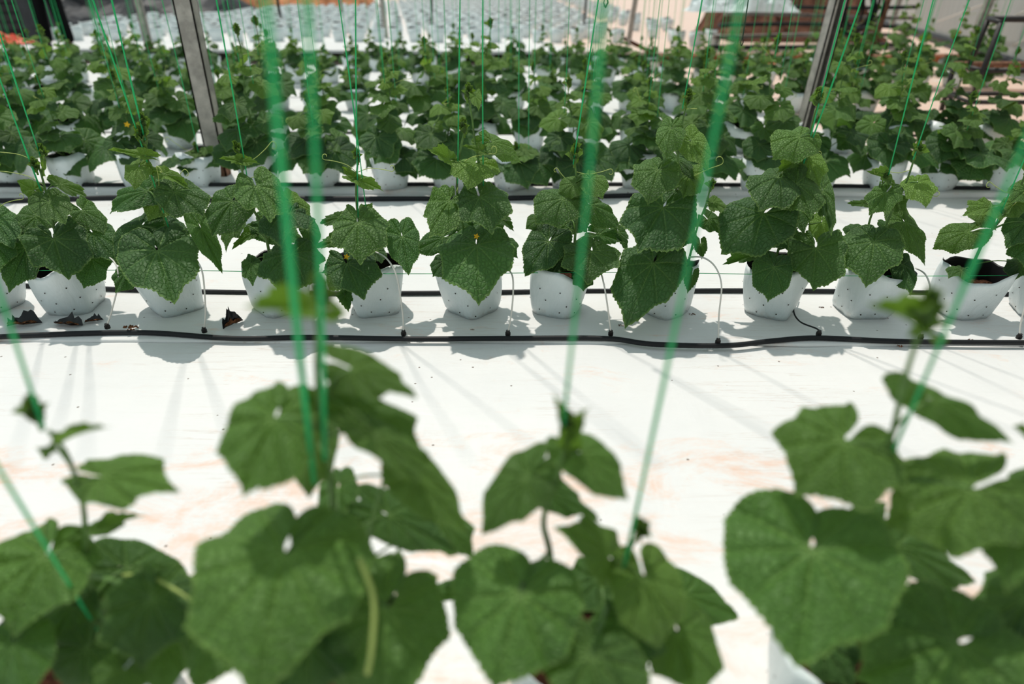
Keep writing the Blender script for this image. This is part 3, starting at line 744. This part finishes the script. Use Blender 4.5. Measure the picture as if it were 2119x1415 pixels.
wa = ground(2119, 150, .10); wb = ground(1690, 6, .10)
wdir = Vector((wb.x-wa.x, wb.y-wa.y, 0)); w0 = wa-wdir*.9; w1 = wb+wdir*.3
TRO = ground(1992, 250, .02)
def clear_spot(x, y):
    if TRO.x-.22 < x < TRO.x+1.7 and TRO.y-.22 < y < TRO.y+.97: return False
    t = (y-w0.y)/(w1.y-w0.y)
    pb = ground(1790, 150)
    if abs(x-pb.x) < .2 and abs(y-pb.y) < .3: return False
    return x < w0.x+(w1.x-w0.x)*t-.35
ROWDEF = [  # (front base y in the photo at mid width, spacing, bed height, phase px of one pot, first/last x px, name, detail)
 (393, .334, .028, 1057, 'third', 2),
 (313, .334, .028, 1000, 'fourth', 2),
 (232, .334, .028, 985, 'fifth', 1),
 (176, .334, .028, 1130, 'sixth', 1),
 (149, .334, .028, 1060, 'seventh', 1),
]
ROWPL = {}
for (py, spc, bz, ph, nm, det) in ROWDEF:
    D = gy(py, bz)+0.075; x0 = at(ph, py, D).x
    xs = []
    for k in range(-40, 41):
        x = x0+k*spc
        px = proj((x, D, .25))[0]
        if -50 < px < 2170 and clear_spot(x, D): xs.append(x)
    ROWPL[nm] = []
    for i, x in enumerate(xs):
        # gaps and small shifts as in the photo
        b = Vector((x+random.uniform(-.03, .03), D+random.uniform(-.03, .03), bz))
        lib = LO if det < 2 else HI
        hm = (.38, .78)
        px, pyy, _ = proj(b)
        if nm == 'third' and 1030 < px < 1085: hm = (.22, .26)
        if nm in ('fifth', 'sixth', 'seventh') and px > 1650: hm = (.5, .85)
        ls = 1.0
        if nm == 'third' and 395 < px < 525: hm, ls = (.20, .26), .62
        if nm == 'fourth' and 1590 < px < 1690: hm, ls = (.26, .32), .7
        if nm in ('fifth', 'sixth', 'seventh') and px < 1650:
            hm, ls = {'fifth': ((.36, .66), .95), 'sixth': ((.32, .58), .88), 'seventh': ((.26, .50), .8)}[nm]
        tp, h = grow_plant(b, f'leafy cucumber plant in white bag, {nm} row back, {ordn(i)} from left', f'potted plants of the {nm} row', det, *hm,
                           flower=(random.random() < .05), lib=lib, ls=ls)
        ROWPL[nm].append((b, tp))

# ------------------------------------------------------------------ twines
def tw_label(i, row, which='', extra=''): return f'{which}green twine rising from the {ordn(i)} plant of the {row} row{extra}'
MTW = {0: [((-8,340),None)], 1: [((98,430),(-62,-10)),((86,330),None)], 2: [((352,480),(192,0)),((300,290),(232,0))], 3: [((512,370),(447,0))], 4: [((757,430),(700,0)),((741,450),(736,0))],
       5: [((947,380),(952,0)),((1000,385),(1000,0))], 6: [((1186,340),(1238,0))], 7: [((1412,225),(1451,0))], 8: [((1660,350),(1748,0)),((1640,400),(1782,0))],
       9: [((1838,365),(1932,0)),((1890,330),(2008,0))], 10: [((2060,465),(2119,330))], 11: []}
for i, lst in MTW.items():
    for j, (bpx, tpx) in enumerate(lst):
        add_string(M_(*bpx, dd=-0.012), tpx, 2.3, tw_label(i, 'sharp second', ['', 'second '][j], ''), 0.0019 if i not in (1, 2, 8) else 0.0023)
for i, (bpt, tpt, D0, D1) in enumerate([((205,1310), (0,975), .60, .50), ((650,1000), (556,0), .585, .50), ((672,950), (628,0), .585, .52), ((1165,880), (1243,0), .585, .56),
                                  ((1290,1180), (1524,40), .57, .56), ((1850,930), (2119,285), .595, .55), ((90,885), (-100,300), .59, .56)]):
    own = ['first', 'second', 'second', 'third', 'third', 'fourth', 'first'][i]; wh = ['', '', 'second ', '', 'second ', '', 'second '][i]
    add_string(F_(*bpt, D0), tpt, 2.3, f'{wh}blurred green twine rising from the {own} plant of the front row', 0.0030 if i in (1, 2) else 0.0022, D_top=D1)
for nm, lst in ROWPL.items():
    for i, (b, tp) in enumerate(lst):
        lo = Vector((tp.x+random.uniform(-.02, .02), tp.y-.02, tp.z-random.uniform(.05, .2)))
        add_string(lo, None, 2.3, tw_label(i, nm), 0.0017 if nm in ('third', 'fourth') else 0.0020)
        if (nm == 'third' and i % 2 == 0) or (nm in ('fourth', 'fifth', 'sixth') and random.random() < .5):
            add_string(lo+Vector((.05, 0, -.1)), None, 2.3, tw_label(i, nm, 'second '), 0.0015)
# horizontal twine at bag height of the sharp row
b = MB(); pts = []
for i in range(61):
    x = -2.2+4.4*i/60; pts.append(Vector((x, MID_D-.085, .178+.004*math.sin(x*4))))
b.tube(pts, 0.0012, 5); tag(b.build('green_twine', M_TWINE), 'thin green twine stretched level along the sharp row of white bags', 'twine')

# ------------------------------------------------------------------ drip lines
def hose(name, pys, z, r, label, cat='drip hose', x0=-30, x1=2150, step=70, wob=0.004):
    """pys: list of (px, py) on the ground that the hose follows"""
    P = [ground(px, py, z) for px, py in pys]; P = cr(P, 8)
    P = [p+Vector((0, wob*math.sin(p.x*6+py_), 0)) for py_, p in enumerate(P)] if False else P
    b = MB(); b.tube(P, r, 10); o = b.build(name, M_PIPE); return tag(o, label, cat, 'black drip hoses')
hose('drip_hose', [(-60,700),(100,692),(300,688),(480,700),(640,698),(850,701),(1050,700),(1250,700),(1350,712),(1500,715),(1600,705),(1690,699),(1850,706),(2000,708),(2180,709)], MZ+.008, .0085,
     'black drip hose lying in front of the sharp row of bags')
hose('drip_hose', [(-60,586),(300,600),(600,606),(900,606),(1200,602),(1350,602),(1500,601),(1700,602),(1950,606),(2180,610)], MZ+.008, .0085, 'black drip hose lying behind the sharp row of bags')
hose('drip_hose', [(-60,416),(120,413),(250,409),(330,416),(500,411),(800,411),(1000,411),(1100,409),(1250,406),(1400,402)], .012, .013, 'thick black hose lying at the foot of the third row bed')
hose('drip_hose', [(-60,383),(500,382),(1060,381),(1600,383),(2180,392)], .036, .011, 'black drip hose lying behind the third row of bags')
hose('drip_hose', [(-60,277),(400,276),(1060,276),(1700,280),(2180,286)], .012, .014, 'black drip hose lying behind the fourth row of bags')
hose('drip_hose', [(-60,204),(500,204),(1060,204),(1700,207),(2180,213)], .02, .013, 'black drip hose lying behind the fifth row of bags')

def drip(conn, path, label, black=False):
    c = ground(conn[0], conn[1]+3, MZ)
    root = empty('drip_tube', c); tag(root, label, 'drip tube', 'thin drip tubes of the sharp row')
    b = MB(); b.tube([c+Vector((0, 0, .010)), c+Vector((0, 0, .020)), c+Vector((0, 0, .0201)), c+Vector((0, 0, .027))], [.0085, .0085, .0065, .0060], 10)
    b.build('connector', M_BLACKM, root, smooth=False)
    P = [c+Vector((0, 0, .02))]+[at(px, py, MID_D+dd) for px, py, dd in path]
    b = MB(); b.tube(cr(P, 6), .0026, 6); b.build('tube', M_PIPE if black else M_SPAG, root)
D1 = -.14
drip((225,682), [(232,640,-.16),(245,580,-.14),(235,540,-.10),(200,520,-.02)], 'white drip tube beside the bag behind torn scraps')
drip((425,690), [(425,640,-.19),(420,570,-.16),(408,540,-.12),(392,525,-.03)], 'white drip tube arching over the mouth of the bag beside the upright scrap')
drip((836,696), [(832,640,-.19),(820,570,-.16),(800,535,-.12),(775,520,-.03)], 'white drip tube climbing beside the short plant')
drip((1051,696), [(1058,650,-.2),(1062,600,-.18),(1058,565,-.14),(1035,548,-.04)], 'white drip tube beside the plant with the broadest leaf')
drip((1263,696), [(1258,640,-.2),(1250,590,-.17),(1240,560,-.12),(1215,545,-.03)], 'white drip tube beside the plant with feathery tip')
drip((1484,713), [(1488,650,-.22),(1493,590,-.2),(1480,552,-.15),(1455,533,-.10),(1425,532,-.03)], 'white drip tube in a tall arch beside the huge-leaf plant')
drip((1692,696), [(1690,680,-.19),(1655,665,-.14),(1642,640,-.06),(1652,605,.08)], 'black drip tube curving between two bags', True)
drip((1902,704), [(1916,650,-.2),(1925,600,-.18),(1915,568,-.12),(1895,555,-.03)], 'white drip tube behind the blurred shoot tip')
drip((2105,703), [(2112,670,-.2),(2125,620,-.17),(2140,580,-.1)], 'white drip tube at the photo edge by the last bag')

# ------------------------------------------------------------------ litter on the sheet
def scrap(px, py, w, h, rot, label, seed):
    r_ = random.Random(seed); c = ground(px, py, MZ)
    root = empty('torn_bag_scrap', c); tag(root, label, 'scrap', 'torn black scraps on the sheet')
    n = 10; m_ = 6; vs = []; fs = []
    for i in range(n+1):
        for j in range(m_+1):
            u = i/n*2-1; v_ = j/m_*2-1
            wd = (1-abs(u)**2.6)*(0.6+0.4*r_.random())+.08
            x = u*w/2; y = v_*w*0.28*wd; z = 0.003+h*(0.08+0.92*abs(v_+.15*math.sin(3*u))**1.8)*wd*(.5+.8*r_.random())
            x, y = x*math.cos(rot)-y*math.sin(rot), x*math.sin(rot)+y*math.cos(rot)
            vs.append((c.x+x, c.y+y, MZ+z))
    for i in range(n):
        for j in range(m_): fs.append((i*(m_+1)+j, (i+1)*(m_+1)+j, (i+1)*(m_+1)+j+1, i*(m_+1)+j+1))
    mm = mesh('film', vs, fs, [M_BAGIN]); inst('film', mm, root)
    b = MB()
    sub = [Vector(v_)+Vector((0, -.006, .004)) for v_ in vs]
    keep = [f for k, f in enumerate(fs) if (k % m_) in (1, 2, 3) and 1 <= k//m_ <= n-2]
    b.add(sub, keep); b.build('soil_crust', M_SOILL, root)
scrap(52, 673, .10, .035, .25, 'torn black bag scrap with orange soil, by the photo edge', 3)
scrap(143, 673, .10, .028, -.15, 'flat torn black scrap under the first whole bag', 4)
scrap(195, 666, .055, .016, .4, 'smallest torn black scrap beside a bag corner', 5)
scrap(483, 674, .075, .055, 1.0, 'upright curled black scrap with brown inside, between two bags', 6)
def clump(px, py, s, label, z=MZ):
    c = ground(px, py, z); r_ = random.Random(px); b = MB()
    for k in range(26):
        a = r_.uniform(0, 6.28); d = s*math.sqrt(r_.random()); q = Vector((c.x+d*math.cos(a), c.y+d*.6*math.sin(a), z))
        e = s*.16*r_.uniform(.5, 1.3)
        b.add([q+Vector((-e, -e*.6, 0)), q+Vector((e, -e*.4, 0)), q+Vector((0, e, 0)), q+Vector((r_.uniform(-.3, .3)*e, 0, e*1.2))], [(0, 2, 1), (0, 1, 3), (1, 2, 3), (2, 0, 3)])
    tag(b.build('spilled_soil', M_SOILL, smooth=False), label, 'soil', kind='stuff')
clump(268, 679, .028, 'spilled brown coco soil beside a drip connector')
clump(1285, 673, .013, 'small spill of brown soil near the hose')
clump(1432, 650, .012, 'brown crumbs at the corner of a bag')
clump(2008, 703, .010, 'brown crumbs beside the hose by the blurred shoot')
clump(1862, 716, .012, 'brown crumbs on the sheet fold')
clump(977, 682, .007, 'dark fleck of soil in front of the broad-leaf plant')
clump(1700, 636, .010, 'brown crumbs between two bags')

# ------------------------------------------------------------------ posts
def post(name, foot_px, top_px, w, d, label, m=M_STEEL, z0=0.0, rust=0.0, lipped=False, ztop=2.5, D=None):
    a = ground(*foot_px, z0) if D is None else at(*foot_px, D)
    q = at(top_px[0], top_px[1], a.y); dr = (q-a); dr = dr/dr.z
    root = empty(name, a); tag(root, label, 'post', 'greenhouse posts')
    def ring(z): p = a+dr*(z-a.z); return p
    def seg(z0_, z1_, nm, mt):
        b = MB(); p, q_ = ring(z0_), ring(z1_)
        # open channel section: web plus two flanges with lips
        t = min(w, d)*.12
        prof = [(-w/2, d/2, w/2, d/2-t), (-w/2, -d/2, -w/2+t, d/2), (w/2-t, -d/2, w/2, d/2)]
        if lipped: prof += [(-w/2, -d/2, -w/2+w*.28, -d/2+t), (w/2-w*.28, -d/2, w/2, -d/2+t)]
        else: prof += [(-w/2, -d/2, w/2, -d/2+t)]
        for x0, y0, x1, y1 in prof:
            x0, x1 = min(x0, x1), max(x0, x1); y0, y1 = min(y0, y1), max(y0, y1)
            vs = [r+Vector((x, y, 0)) for r in (p, q_) for x, y in ((x0, y0), (x1, y0), (x1, y1), (x0, y1))]
            b.add(vs, [(0, 3, 2, 1), (4, 5, 6, 7), (0, 1, 5, 4), (1, 2, 6, 5), (2, 3, 7, 6), (3, 0, 4, 7)])
        b.build(nm, mt, root, smooth=False)
    if rust: seg(a.z, a.z+rust, 'rusty_foot', M_RUST); seg(a.z+rust, ztop, 'shaft', m)
    else: seg(a.z, ztop, 'shaft', m)
post('steel_post', (459,372), (382,0), .095, .07, 'grey steel post with rusty foot between third row plants', rust=.16)
post('steel_post', (1650,318), (1735,0), .075, .10, 'grey open channel post at the right of the fourth row', M_STEEL, lipped=True)
post('steel_post', (320,142), (285,0), .085, .06, 'steel post with reddish foot behind the tall steel post', z0=0, rust=.30)
post('steel_post', (1296,116), (1315,0), .065, .06, 'grey post standing at the terrace corner')
post('steel_post', (799,78), (790,0), .07, .05, 'slim grey post among the far empty bags', z0=TZ)
post('steel_post', (893,71), (893,0), .035, .035, 'thin dark post on the terrace near the middle', M_BLACKM, z0=TZ)
post('steel_post', (1206,72), (1213,0), .035, .035, 'thin black post on the terrace before the corner post', M_BLACKM, z0=TZ)
post('steel_post', (583,52), (574,0), .05, .05, 'slim dark post behind the blurred twine', M_BLACKM, z0=TZ)
post('steel_post', (36,78), (6,0), .06, .05, 'brown weathered post beside the red sheet', M_GREYB, z0=TZ)
post('steel_post', (706,40), (704,0), .07, .05, 'slim grey post furthest back on the terrace', z0=TZ)

# ------------------------------------------------------------------ empty bags on the far terrace
def small_bag(seed, na=12):
    r_ = np.random.default_rng(seed); p = r_.uniform(0, 6.28, 3)
    v = []; f = []; mi = []
    prof = [(0.0, .085, 0), (.10, .10, 0), (.20, .108, 0), (.198, .100, 1), (.165, .096, 1)]
    for z, r, _ in prof:
        for i in range(na):
            a = 2*math.pi*i/na; R = r*(1+.05*math.sin(2*a+p[0])+.03*math.sin(3*a+p[1])); zz = z*(1+.05*math.sin(2*a+p[2]))
            v.append((R*math.cos(a), R*math.sin(a), zz))
    for j in range(len(prof)-1):
        for i in range(na):
            f.append((j*na+i, j*na+(i+1) % na, (j+1)*na+(i+1) % na, (j+1)*na+i)); mi.append(0 if j < 2 else 1)
    f.append(tuple((len(prof)-1)*na+i for i in range(na))); mi.append(1)
    return v, f, mi
SB = []
for s in (1, 2, 3):
    v, f, mi = small_bag(s); SB.append(mesh('grow_bag', v, f, [M_BAG, M_BAGIN], True, mi))
rest = MB(); n_ind = 0; first = 0
lv, lf, lmi = small_bag(9, 8)
row_y = gy(89, TZ)+.1; k = 0
EDGE = lambda D: -3.2 - max(0, (D-11))*0.62       # left limit: the dark heap lies beyond
while row_y < 46:
    xs = np.arange(-22, 9.0, .315)+(.16 if k % 2 else 0)
    cnt = 0; cand = []
    for x in xs:
        zb = TZ if x < XE-.15 else .10
        if XE-.15 < x < XE+.5: continue
        if x > XE and row_y < TY+.9: continue
        px, py, _ = proj((x, row_y, zb+.1))
        if not (-20 < px < 2140): continue
        if px < 180 and row_y > 12.5: continue
        if px < 480 and row_y > 15.5+px/100: continue
        if px > 1470 and row_y > 11.5: continue
        if px > 1580: continue
        if x > XE and random.random() < .25: continue
        if x < -4.6 and row_y > 22.8: continue
        if x < -6.9 and row_y > 16.7: continue
        if x < -8.2 and row_y > 12.3: continue
        if x > 3.4 and row_y > 10.6: continue
        if -8.9 < x < -7.2 and row_y < 12.0 and row_y > 10.6: continue
        cand.append((x, zb))
    for x, zb in cand:
        q = (x+random.uniform(-.03, .03), row_y+random.uniform(-.05, .05), zb)
        s = random.uniform(.92, 1.12)
        if n_ind+len(cand)-cnt <= 300 or (cnt > 0 and first == k):
            first = k
            o = inst('empty_grow_bag', SB[(cnt+k) % 3], None, Matrix.Translation(q) @ Matrix.Rotation(random.uniform(0, 6.28), 4, 'Z') @ Matrix.Diagonal((s, s, s, 1)))
            tag(o, f'empty white grow bag on the far terrace, {ordn(k)} row back, {ordn(cnt)} from left', 'grow bag', 'empty grow bags on the far terrace')
            n_ind += 1
        else:
            rest.add([(q[0]+p[0]*s, q[1]+p[1]*s, q[2]+p[2]*s) for p in lv], lf); rest.m[-len(lf):] = lmi
        cnt += 1
    row_y += 1.05 if k % 2 == 0 else 0.85; k += 1
o = rest.build('distant_grow_bags', [M_BAG, M_BAGIN]); tag(o, 'rows of distant empty white grow bags beyond the nearer terrace rows', 'grow bags', kind='stuff')

# ------------------------------------------------------------------ lumpy heaps: dark tarpaulin, earth bank
def heap(name, x0, x1, y0, y1, z0, hgt, m, label, cat, seed, nx=46, ny=18, kind=None, sharp=1.0, amp=.35):
    r_ = np.random.default_rng(seed); p = r_.uniform(0, 6.28, 12); v = []; f = []
    for j in range(ny+1):
        for i in range(nx+1):
            u, w_ = i/nx, j/ny; x = x0+(x1-x0)*u; y = y0+(y1-y0)*w_
            e = min(1, 4*u*(1-u)*1.6)**.6*min(1, w_*2.2)**.7*min(1, (1-w_)*4)**.5
            q = .62+amp*(math.sin(u*9+p[0])*math.cos(w_*5+p[1])+.6*math.sin(u*21+p[2]+w_*4)+.4*math.sin(u*37+p[3])*math.sin(w_*17+p[4]))+.10*r_.uniform(-1, 1)
            v.append((x+.04*r_.uniform(-1, 1), y, z0+hgt*e*max(.12, q)))
    f = [(j*(nx+1)+i, j*(nx+1)+i+1, (j+1)*(nx+1)+i+1, (j+1)*(nx+1)+i) for j in range(ny) for i in range(nx)]
    o = inst(name, mesh(name, v, f, [m], False)); tag(o, label, cat, kind=kind); return o
def gx(px, py, z): return ground(px, py, z)
a = ground(490, 22, TZ)
heap('tarpaulin_heap', -16.5, -7.2, 17.2, 21.5, TZ, 1.5, M_TARP, 'long heap covered with black tarpaulin behind the white bags', 'tarpaulin', 5)
heap('tarpaulin_heap', -13.5, -8.4, 12.6, 15.0, TZ, .95, M_TARP, 'low black tarpaulin heap behind the standing person', 'tarpaulin', 6)
heap('earth_mound', -12, -5.0, 23.5, 28.0, TZ, 1.4, M_DIRT, 'mound of orange earth beyond the tarpaulin heap', 'mound', 7)
heap('earth_mound', 3.7, 6.6, 12.2, 15, .08, 1.3, M_BANK, 'bank of brown earth by the film wall', 'mound', 8)
bl = heap('cloth_bundle', -8.35, -7.6, 10.9, 11.5, TZ+.62, .5, M_BLUE, 'navy cloth bundle lying on the dark crate behind the person', 'cloth', 9, 16, 10)
b = MB(); b.box((-8.7, 10.85, TZ), (-7.35, 11.6, TZ+.64)); 
for i in range(5): b.box((-8.72, 10.82, TZ+.05+i*.125), (-7.33, 10.85, TZ+.14+i*.125))
tag(b.build('dark_crate', M_TARP, smooth=False), 'dark slatted crate under the navy cloth bundle', 'crate')

# grey boards and lengths of pipe stacked along the bank
for i in range(5):
    b = MB(); y = 10.9+i*.22; x0 = 3.0+i*.12; z = .12+i*.13
    n = 10
    for k_ in range(n):
        xa = x0+3.0*k_/n; xb = x0+3.0*(k_+1)/n; sa = .025*math.sin(xa*1.3+i); sb = .025*math.sin(xb*1.3+i)
        b.add([(xa, y, z+sa), (xb, y, z+sb), (xb, y+.16, z+sb), (xa, y+.16, z+sa), (xa, y, z+.05+sa), (xb, y, z+.05+sb), (xb, y+.16, z+.05+sb), (xa, y+.16, z+.05+sa)],
              [(0, 3, 2, 1), (4, 5, 6, 7), (0, 1, 5, 4), (1, 2, 6, 5), (2, 3, 7, 6), (3, 0, 4, 7)])
    tag(b.build('weathered_board', M_GREYB if i % 2 else M_TARP, smooth=False), f'weathered board leaning on the earth bank, {ordn(i)} from the ground', 'board', 'boards on the earth bank')
hp = heap('plastic_bundle', ground(1640, 20, .6).x*.55, ground(1640, 20, .6).x*.55+1.6, 10.6, 11.2, .62, .45, M_BAG, 'crumpled whitish plastic bundle on top of the boards', 'bundle', 12, 24, 12)

# red crumpled sheet at the terrace edge
rc = ground(14, 92, TZ)
b = MB(); n = 14; vs = []
for j in range(n+1):
    for i in range(n+1):
        u, w_ = i/n, j/n
        vs.append((rc.x-.45+.78*u, rc.y-.12+.35*w_, TZ+.008+.11*math.sin(math.pi*u)*math.sin(math.pi*w_)*(1+.5*math.sin(u*17)*math.cos(w_*13))+.02*abs(math.sin(u*25+w_*7))))
b.add(vs, [(j*(n+1)+i, j*(n+1)+i+1, (j+1)*(n+1)+i+1, (j+1)*(n+1)+i) for j in range(n) for i in range(n)])
tag(b.build('red_sheet', M_RED, smooth=False), 'crumpled red plastic sheet lying at the terrace edge', 'sheet')

# ------------------------------------------------------------------ person in black trousers on the terrace
def skin_mesh(name, verts, edges, rad, m, parent, sub=2):
    me = bpy.data.meshes.new(name); me.from_pydata(verts, edges, []); me.materials.append(m)
    o = inst(name, me, parent)
    md = o.modifiers.new('skin', 'SKIN'); md.use_smooth_shade = True
    for i, r in enumerate(rad): me.skin_vertices[0].data[i].radius = r if hasattr(r, '__len__') else (r, r)
    me.skin_vertices[0].data[0].use_root = True
    s = o.modifiers.new('sub', 'SUBSURF'); s.levels = sub; s.render_levels = sub
    return o
fl = ground(86, 104, TZ); fr = ground(134, 104, TZ); fl.y += .12; fr.y += .10
px_, py_ = (fl.x+fr.x)/2-.01, fl.y+.06
root = empty('person', (px_, py_, TZ)); tag(root, 'person in black trousers standing on the far terrace', 'person')
def V(x, y, z): return (px_+x, py_+y, TZ+z)
lx, rx = fl.x-px_, fr.x-px_
skin_mesh('body', [V(0, 0, .92), V(0, 0, 1.12), V(0, .01, 1.35), V(0, .01, 1.46), V(0, 0, 1.55), V(0, -.02, 1.66), V(0, -.01, 1.76),
      V(-.18, .01, 1.40), V(-.24, .02, 1.12), V(-.22, -.10, .90), V(-.21, -.16, .82), V(.18, .01, 1.40), V(.25, .02, 1.12), V(.23, -.10, .90), V(.22, -.16, .82),
      V(-.10, 0, .86), V(lx*.8, -.02, .50), V(lx, 0, .08), V(lx, -.14, .03), V(.10, 0, .86), V(rx*.8, -.02, .50), V(rx, 0, .08), V(rx, -.14, .03)],
     [(0, 1), (1, 2), (2, 3), (3, 4), (4, 5), (5, 6), (2, 7), (7, 8), (8, 9), (9, 10), (2, 11), (11, 12), (12, 13), (13, 14), (0, 15), (15, 16), (16, 17), (17, 18), (0, 19), (19, 20), (20, 21), (21, 22)],
     [(.14, .10), (.13, .10), (.15, .10), (.07, .07), (.055, .055), (.085, .10), (.075, .09), .055, .042, .032, .035, .055, .042, .032, .035, .085, .055, .04, .038, .085, .055, .04, .038], M_SKIN, root)
skin_mesh('trousers', [V(0, 0, .98), V(0, 0, .86), V(-.10, 0, .80), V(lx*.8, -.02, .50), V(lx, 0, .06), V(.10, 0, .80), V(rx*.8, -.02, .50), V(rx, 0, .06)],
     [(0, 1), (1, 2), (2, 3), (3, 4), (1, 5), (5, 6), (6, 7)], [(.17, .13), (.17, .13), .115, .090, .078, .115, .090, .078], M_TROUS, root)
skin_mesh('shirt', [V(0, 0, .94), V(0, 0, 1.15), V(0, .01, 1.38), V(-.19, .01, 1.40), V(-.25, .02, 1.15), V(.19, .01, 1.40), V(.26, .02, 1.15)],
     [(0, 1), (1, 2), (2, 3), (3, 4), (2, 5), (5, 6)], [(.18, .13), (.165, .125), (.17, .12), .075, .062, .075, .062], M_TARP, root)
skin_mesh('hair', [V(0, .03, 1.72), V(0, .02, 1.80), V(0, -.03, 1.80)], [(0, 1), (1, 2)], [.10, .085, .06], M_TROUS, root)
for xx in (lx, rx):
    skin_mesh('shoe', [V(xx, .04, .05), V(xx, -.08, .045), V(xx, -.18, .035)], [(0, 1), (1, 2)], [(.055, .05), (.055, .045), (.045, .035)], M_BLACKM, root)

# ------------------------------------------------------------------ film wall, its posts and cords
b = MB(); n = 40; hh = 3.2; cols = 24
vs = []
for i in range(n+1):
    p = w0.lerp(w1, i/n)
    for j in range(cols+1):
        t = j/cols; out = -.05*math.sin(i*.7)*math.sin(t*3.1)-.03*math.sin(i*1.9+t*6)-.9*max(0, t-.55)**2
        nrm = Vector((-wdir.y, wdir.x, 0)).normalized()
        q = p+nrm*(-out if False else out*-1.0); vs.append((q.x, q.y, .05+hh*t))
b.add(vs, [(i*(cols+1)+j, (i+1)*(cols+1)+j, (i+1)*(cols+1)+j+1, i*(cols+1)+j+1) for i in range(n) for j in range(cols)])
o = b.build('wall_right', M_FILM); tag(o, kind='structure')
b = MB(); pts = [w0.lerp(w1, i/30)+Vector((-.05, -.05, .07+.02*math.sin(i))) for i in range(31)]
b.tube(pts, .055, 8); tag(b.build('trim_1', M_TARP), kind='structure')
def wall_pt(px, py, back=0.0):
    d = ray(px, py); nrm = Vector((-wdir.y, wdir.x, 0)).normalized()
    t = (w0-CO).dot(nrm)/d.dot(nrm); return CO+d*(t*(1-back))
def wpost(foot, top, w, label, m):
    f = wall_pt(*foot, .14); post('steel_post', foot, top, w, w, label, m, D=f.y, ztop=3.0)
wpost((1843, 58), (1861, 0), .075, 'dark steel post at the film wall beside the hose coil', M_STEEL)
wpost((2003, 108), (2048, 0), .075, 'dark steel post at the film wall behind the black trolley', M_STEEL)
post('steel_post', (1790, 150), (1838, 0), .05, .05, 'rust brown post carrying the coiled hoses', M_RUST)
for i, (p1, p2) in enumerate([((1940, 45), (2045, 5)), ((2030, 62), (2119, 24)), ((2095, 95), (2119, 82))]):
    b = MB(); b.tube([wall_pt(*p1, .03), wall_pt(*p2, .03)], .010, 5)
    tag(b.build('white_cord', M_SPAG), ['white cord slanting across the film wall left of the trolley', 'white cord slanting across the film wall above the trolley', 'short white cord on the film wall at the photo edge'][i], 'cord', 'white cords on the film wall')

# coil of black hoses hung on the brown post
cp = at(1812, 0, ground(1790, 150).y-.15); sc = 1/pxm(cp)
root = empty('hose_coil', cp); tag(root, 'coil of black hoses hanging on the brown post', 'hose coil')
for k_ in range(7):
    cx = random.uniform(-40, -14); rw = random.uniform(36, 58); rh = random.uniform(58, 88); off = random.uniform(-6, 6); b = MB(); pts = []
    for i in range(33):
        a = 2*math.pi*i/32
        pts.append(cp+Vector(((cx+rw*math.sin(a)*(.75+.25*math.cos(a)))*sc, (k_*6+8*math.sin(a*2+k_))*sc, (-2+off-rh*.72*math.cos(a))*sc)))
    b.tube(pts, random.uniform(2.4, 3.8)*sc, 6, cap=False); b.build('hose_loop', M_PIPE, root)

# black tubular trolley
def T(px, py, D): return at(px, py, D)
t0 = ground(1994, 250, .02)
root = empty('trolley', t0); tag(root, 'black steel tube trolley with tall handle at the film wall', 'trolley')
def bar(nm, p, q, r=.020, m=M_BLACKM):
    b = MB(); b.tube([p, q], r, 8); b.build(nm, m, root)
yf = t0.y; ya = yf+.22; yc = yf+.45
B0, B1 = t0, at(2072, 47, yf); A0, A1 = at(2003, 143, ya), at(2045, 39, ya)
C0, C1 = ground(1946, 226, .02), None
C0.y = yc; C0.z = .02; C1 = at(1975, 133, yc); C0.x = at(1950, 222, yc).x
WX = Vector((1.15, 0, 0))
bar('leg', B0, B1, .021); bar('leg', C0, C1, .021); bar('leg', B0+WX, Vector((B1.x, B1.y, C1.z))+WX, .021); bar('leg', C0+WX, C1+WX, .021)
bar('handle_upright', Vector((A0.x, ya, C1.z)), A1, .021); bar('handle_bar', A1, A1+WX*.95, .024); bar('handle_bar', A1, B1, .018)
bar('handle_upright', Vector((A0.x, ya, C1.z))+WX*.95, A1+WX*.95, .021)
BT = Vector((B0.x+(B1.x-B0.x)*.45, yf, C1.z))
bar('top_rail', C1, C1+WX, .024, M_RUST); bar('top_rail', BT, BT+WX, .020); bar('cross_rail', C1, BT, .020); bar('cross_rail', C1+WX, BT+WX, .020)
z2 = at(1966, 211, yf).z; BL = Vector((B0.x, yf, z2)); CL = Vector((C0.x, yc, z2))
bar('lower_rail', BL, BL+WX, .018); bar('lower_rail', CL, CL+WX, .018); bar('cross_rail', BL, CL, .016); bar('cross_rail', BL+WX, CL+WX, .016)
bar('brace', B0+Vector((0, 0, .03)), CL, .014)

# hanging black wires that hold a twine
def wire(px0, py0, px1, py1, D, label):
    b = MB(); p = at(px1, py1, D); q = at(px0, py0, D); d = q-p; q = p+d*((2.3-p.z)/d.z)
    b.tube([p, p+Vector((.006, 0, .012)), p+Vector((.001, 0, .03)), q], .0022, 5)
    b.tube([p, p+Vector((-.006, 0, .012)), p+Vector((-.001, 0, .03)), q+Vector((.006, 0, 0))], .0018, 5)
    tag(b.build('hanging_wire', M_BLACKM), label, 'wire', 'black hanging wires')
wire(1548, 0, 1534, 95, MID_D+.9, 'long looped black wire hanging near the earth bank')
wire(1255, 0, 1253, 16, MID_D-.05, 'short looped black wire hanging above the terrace bags')
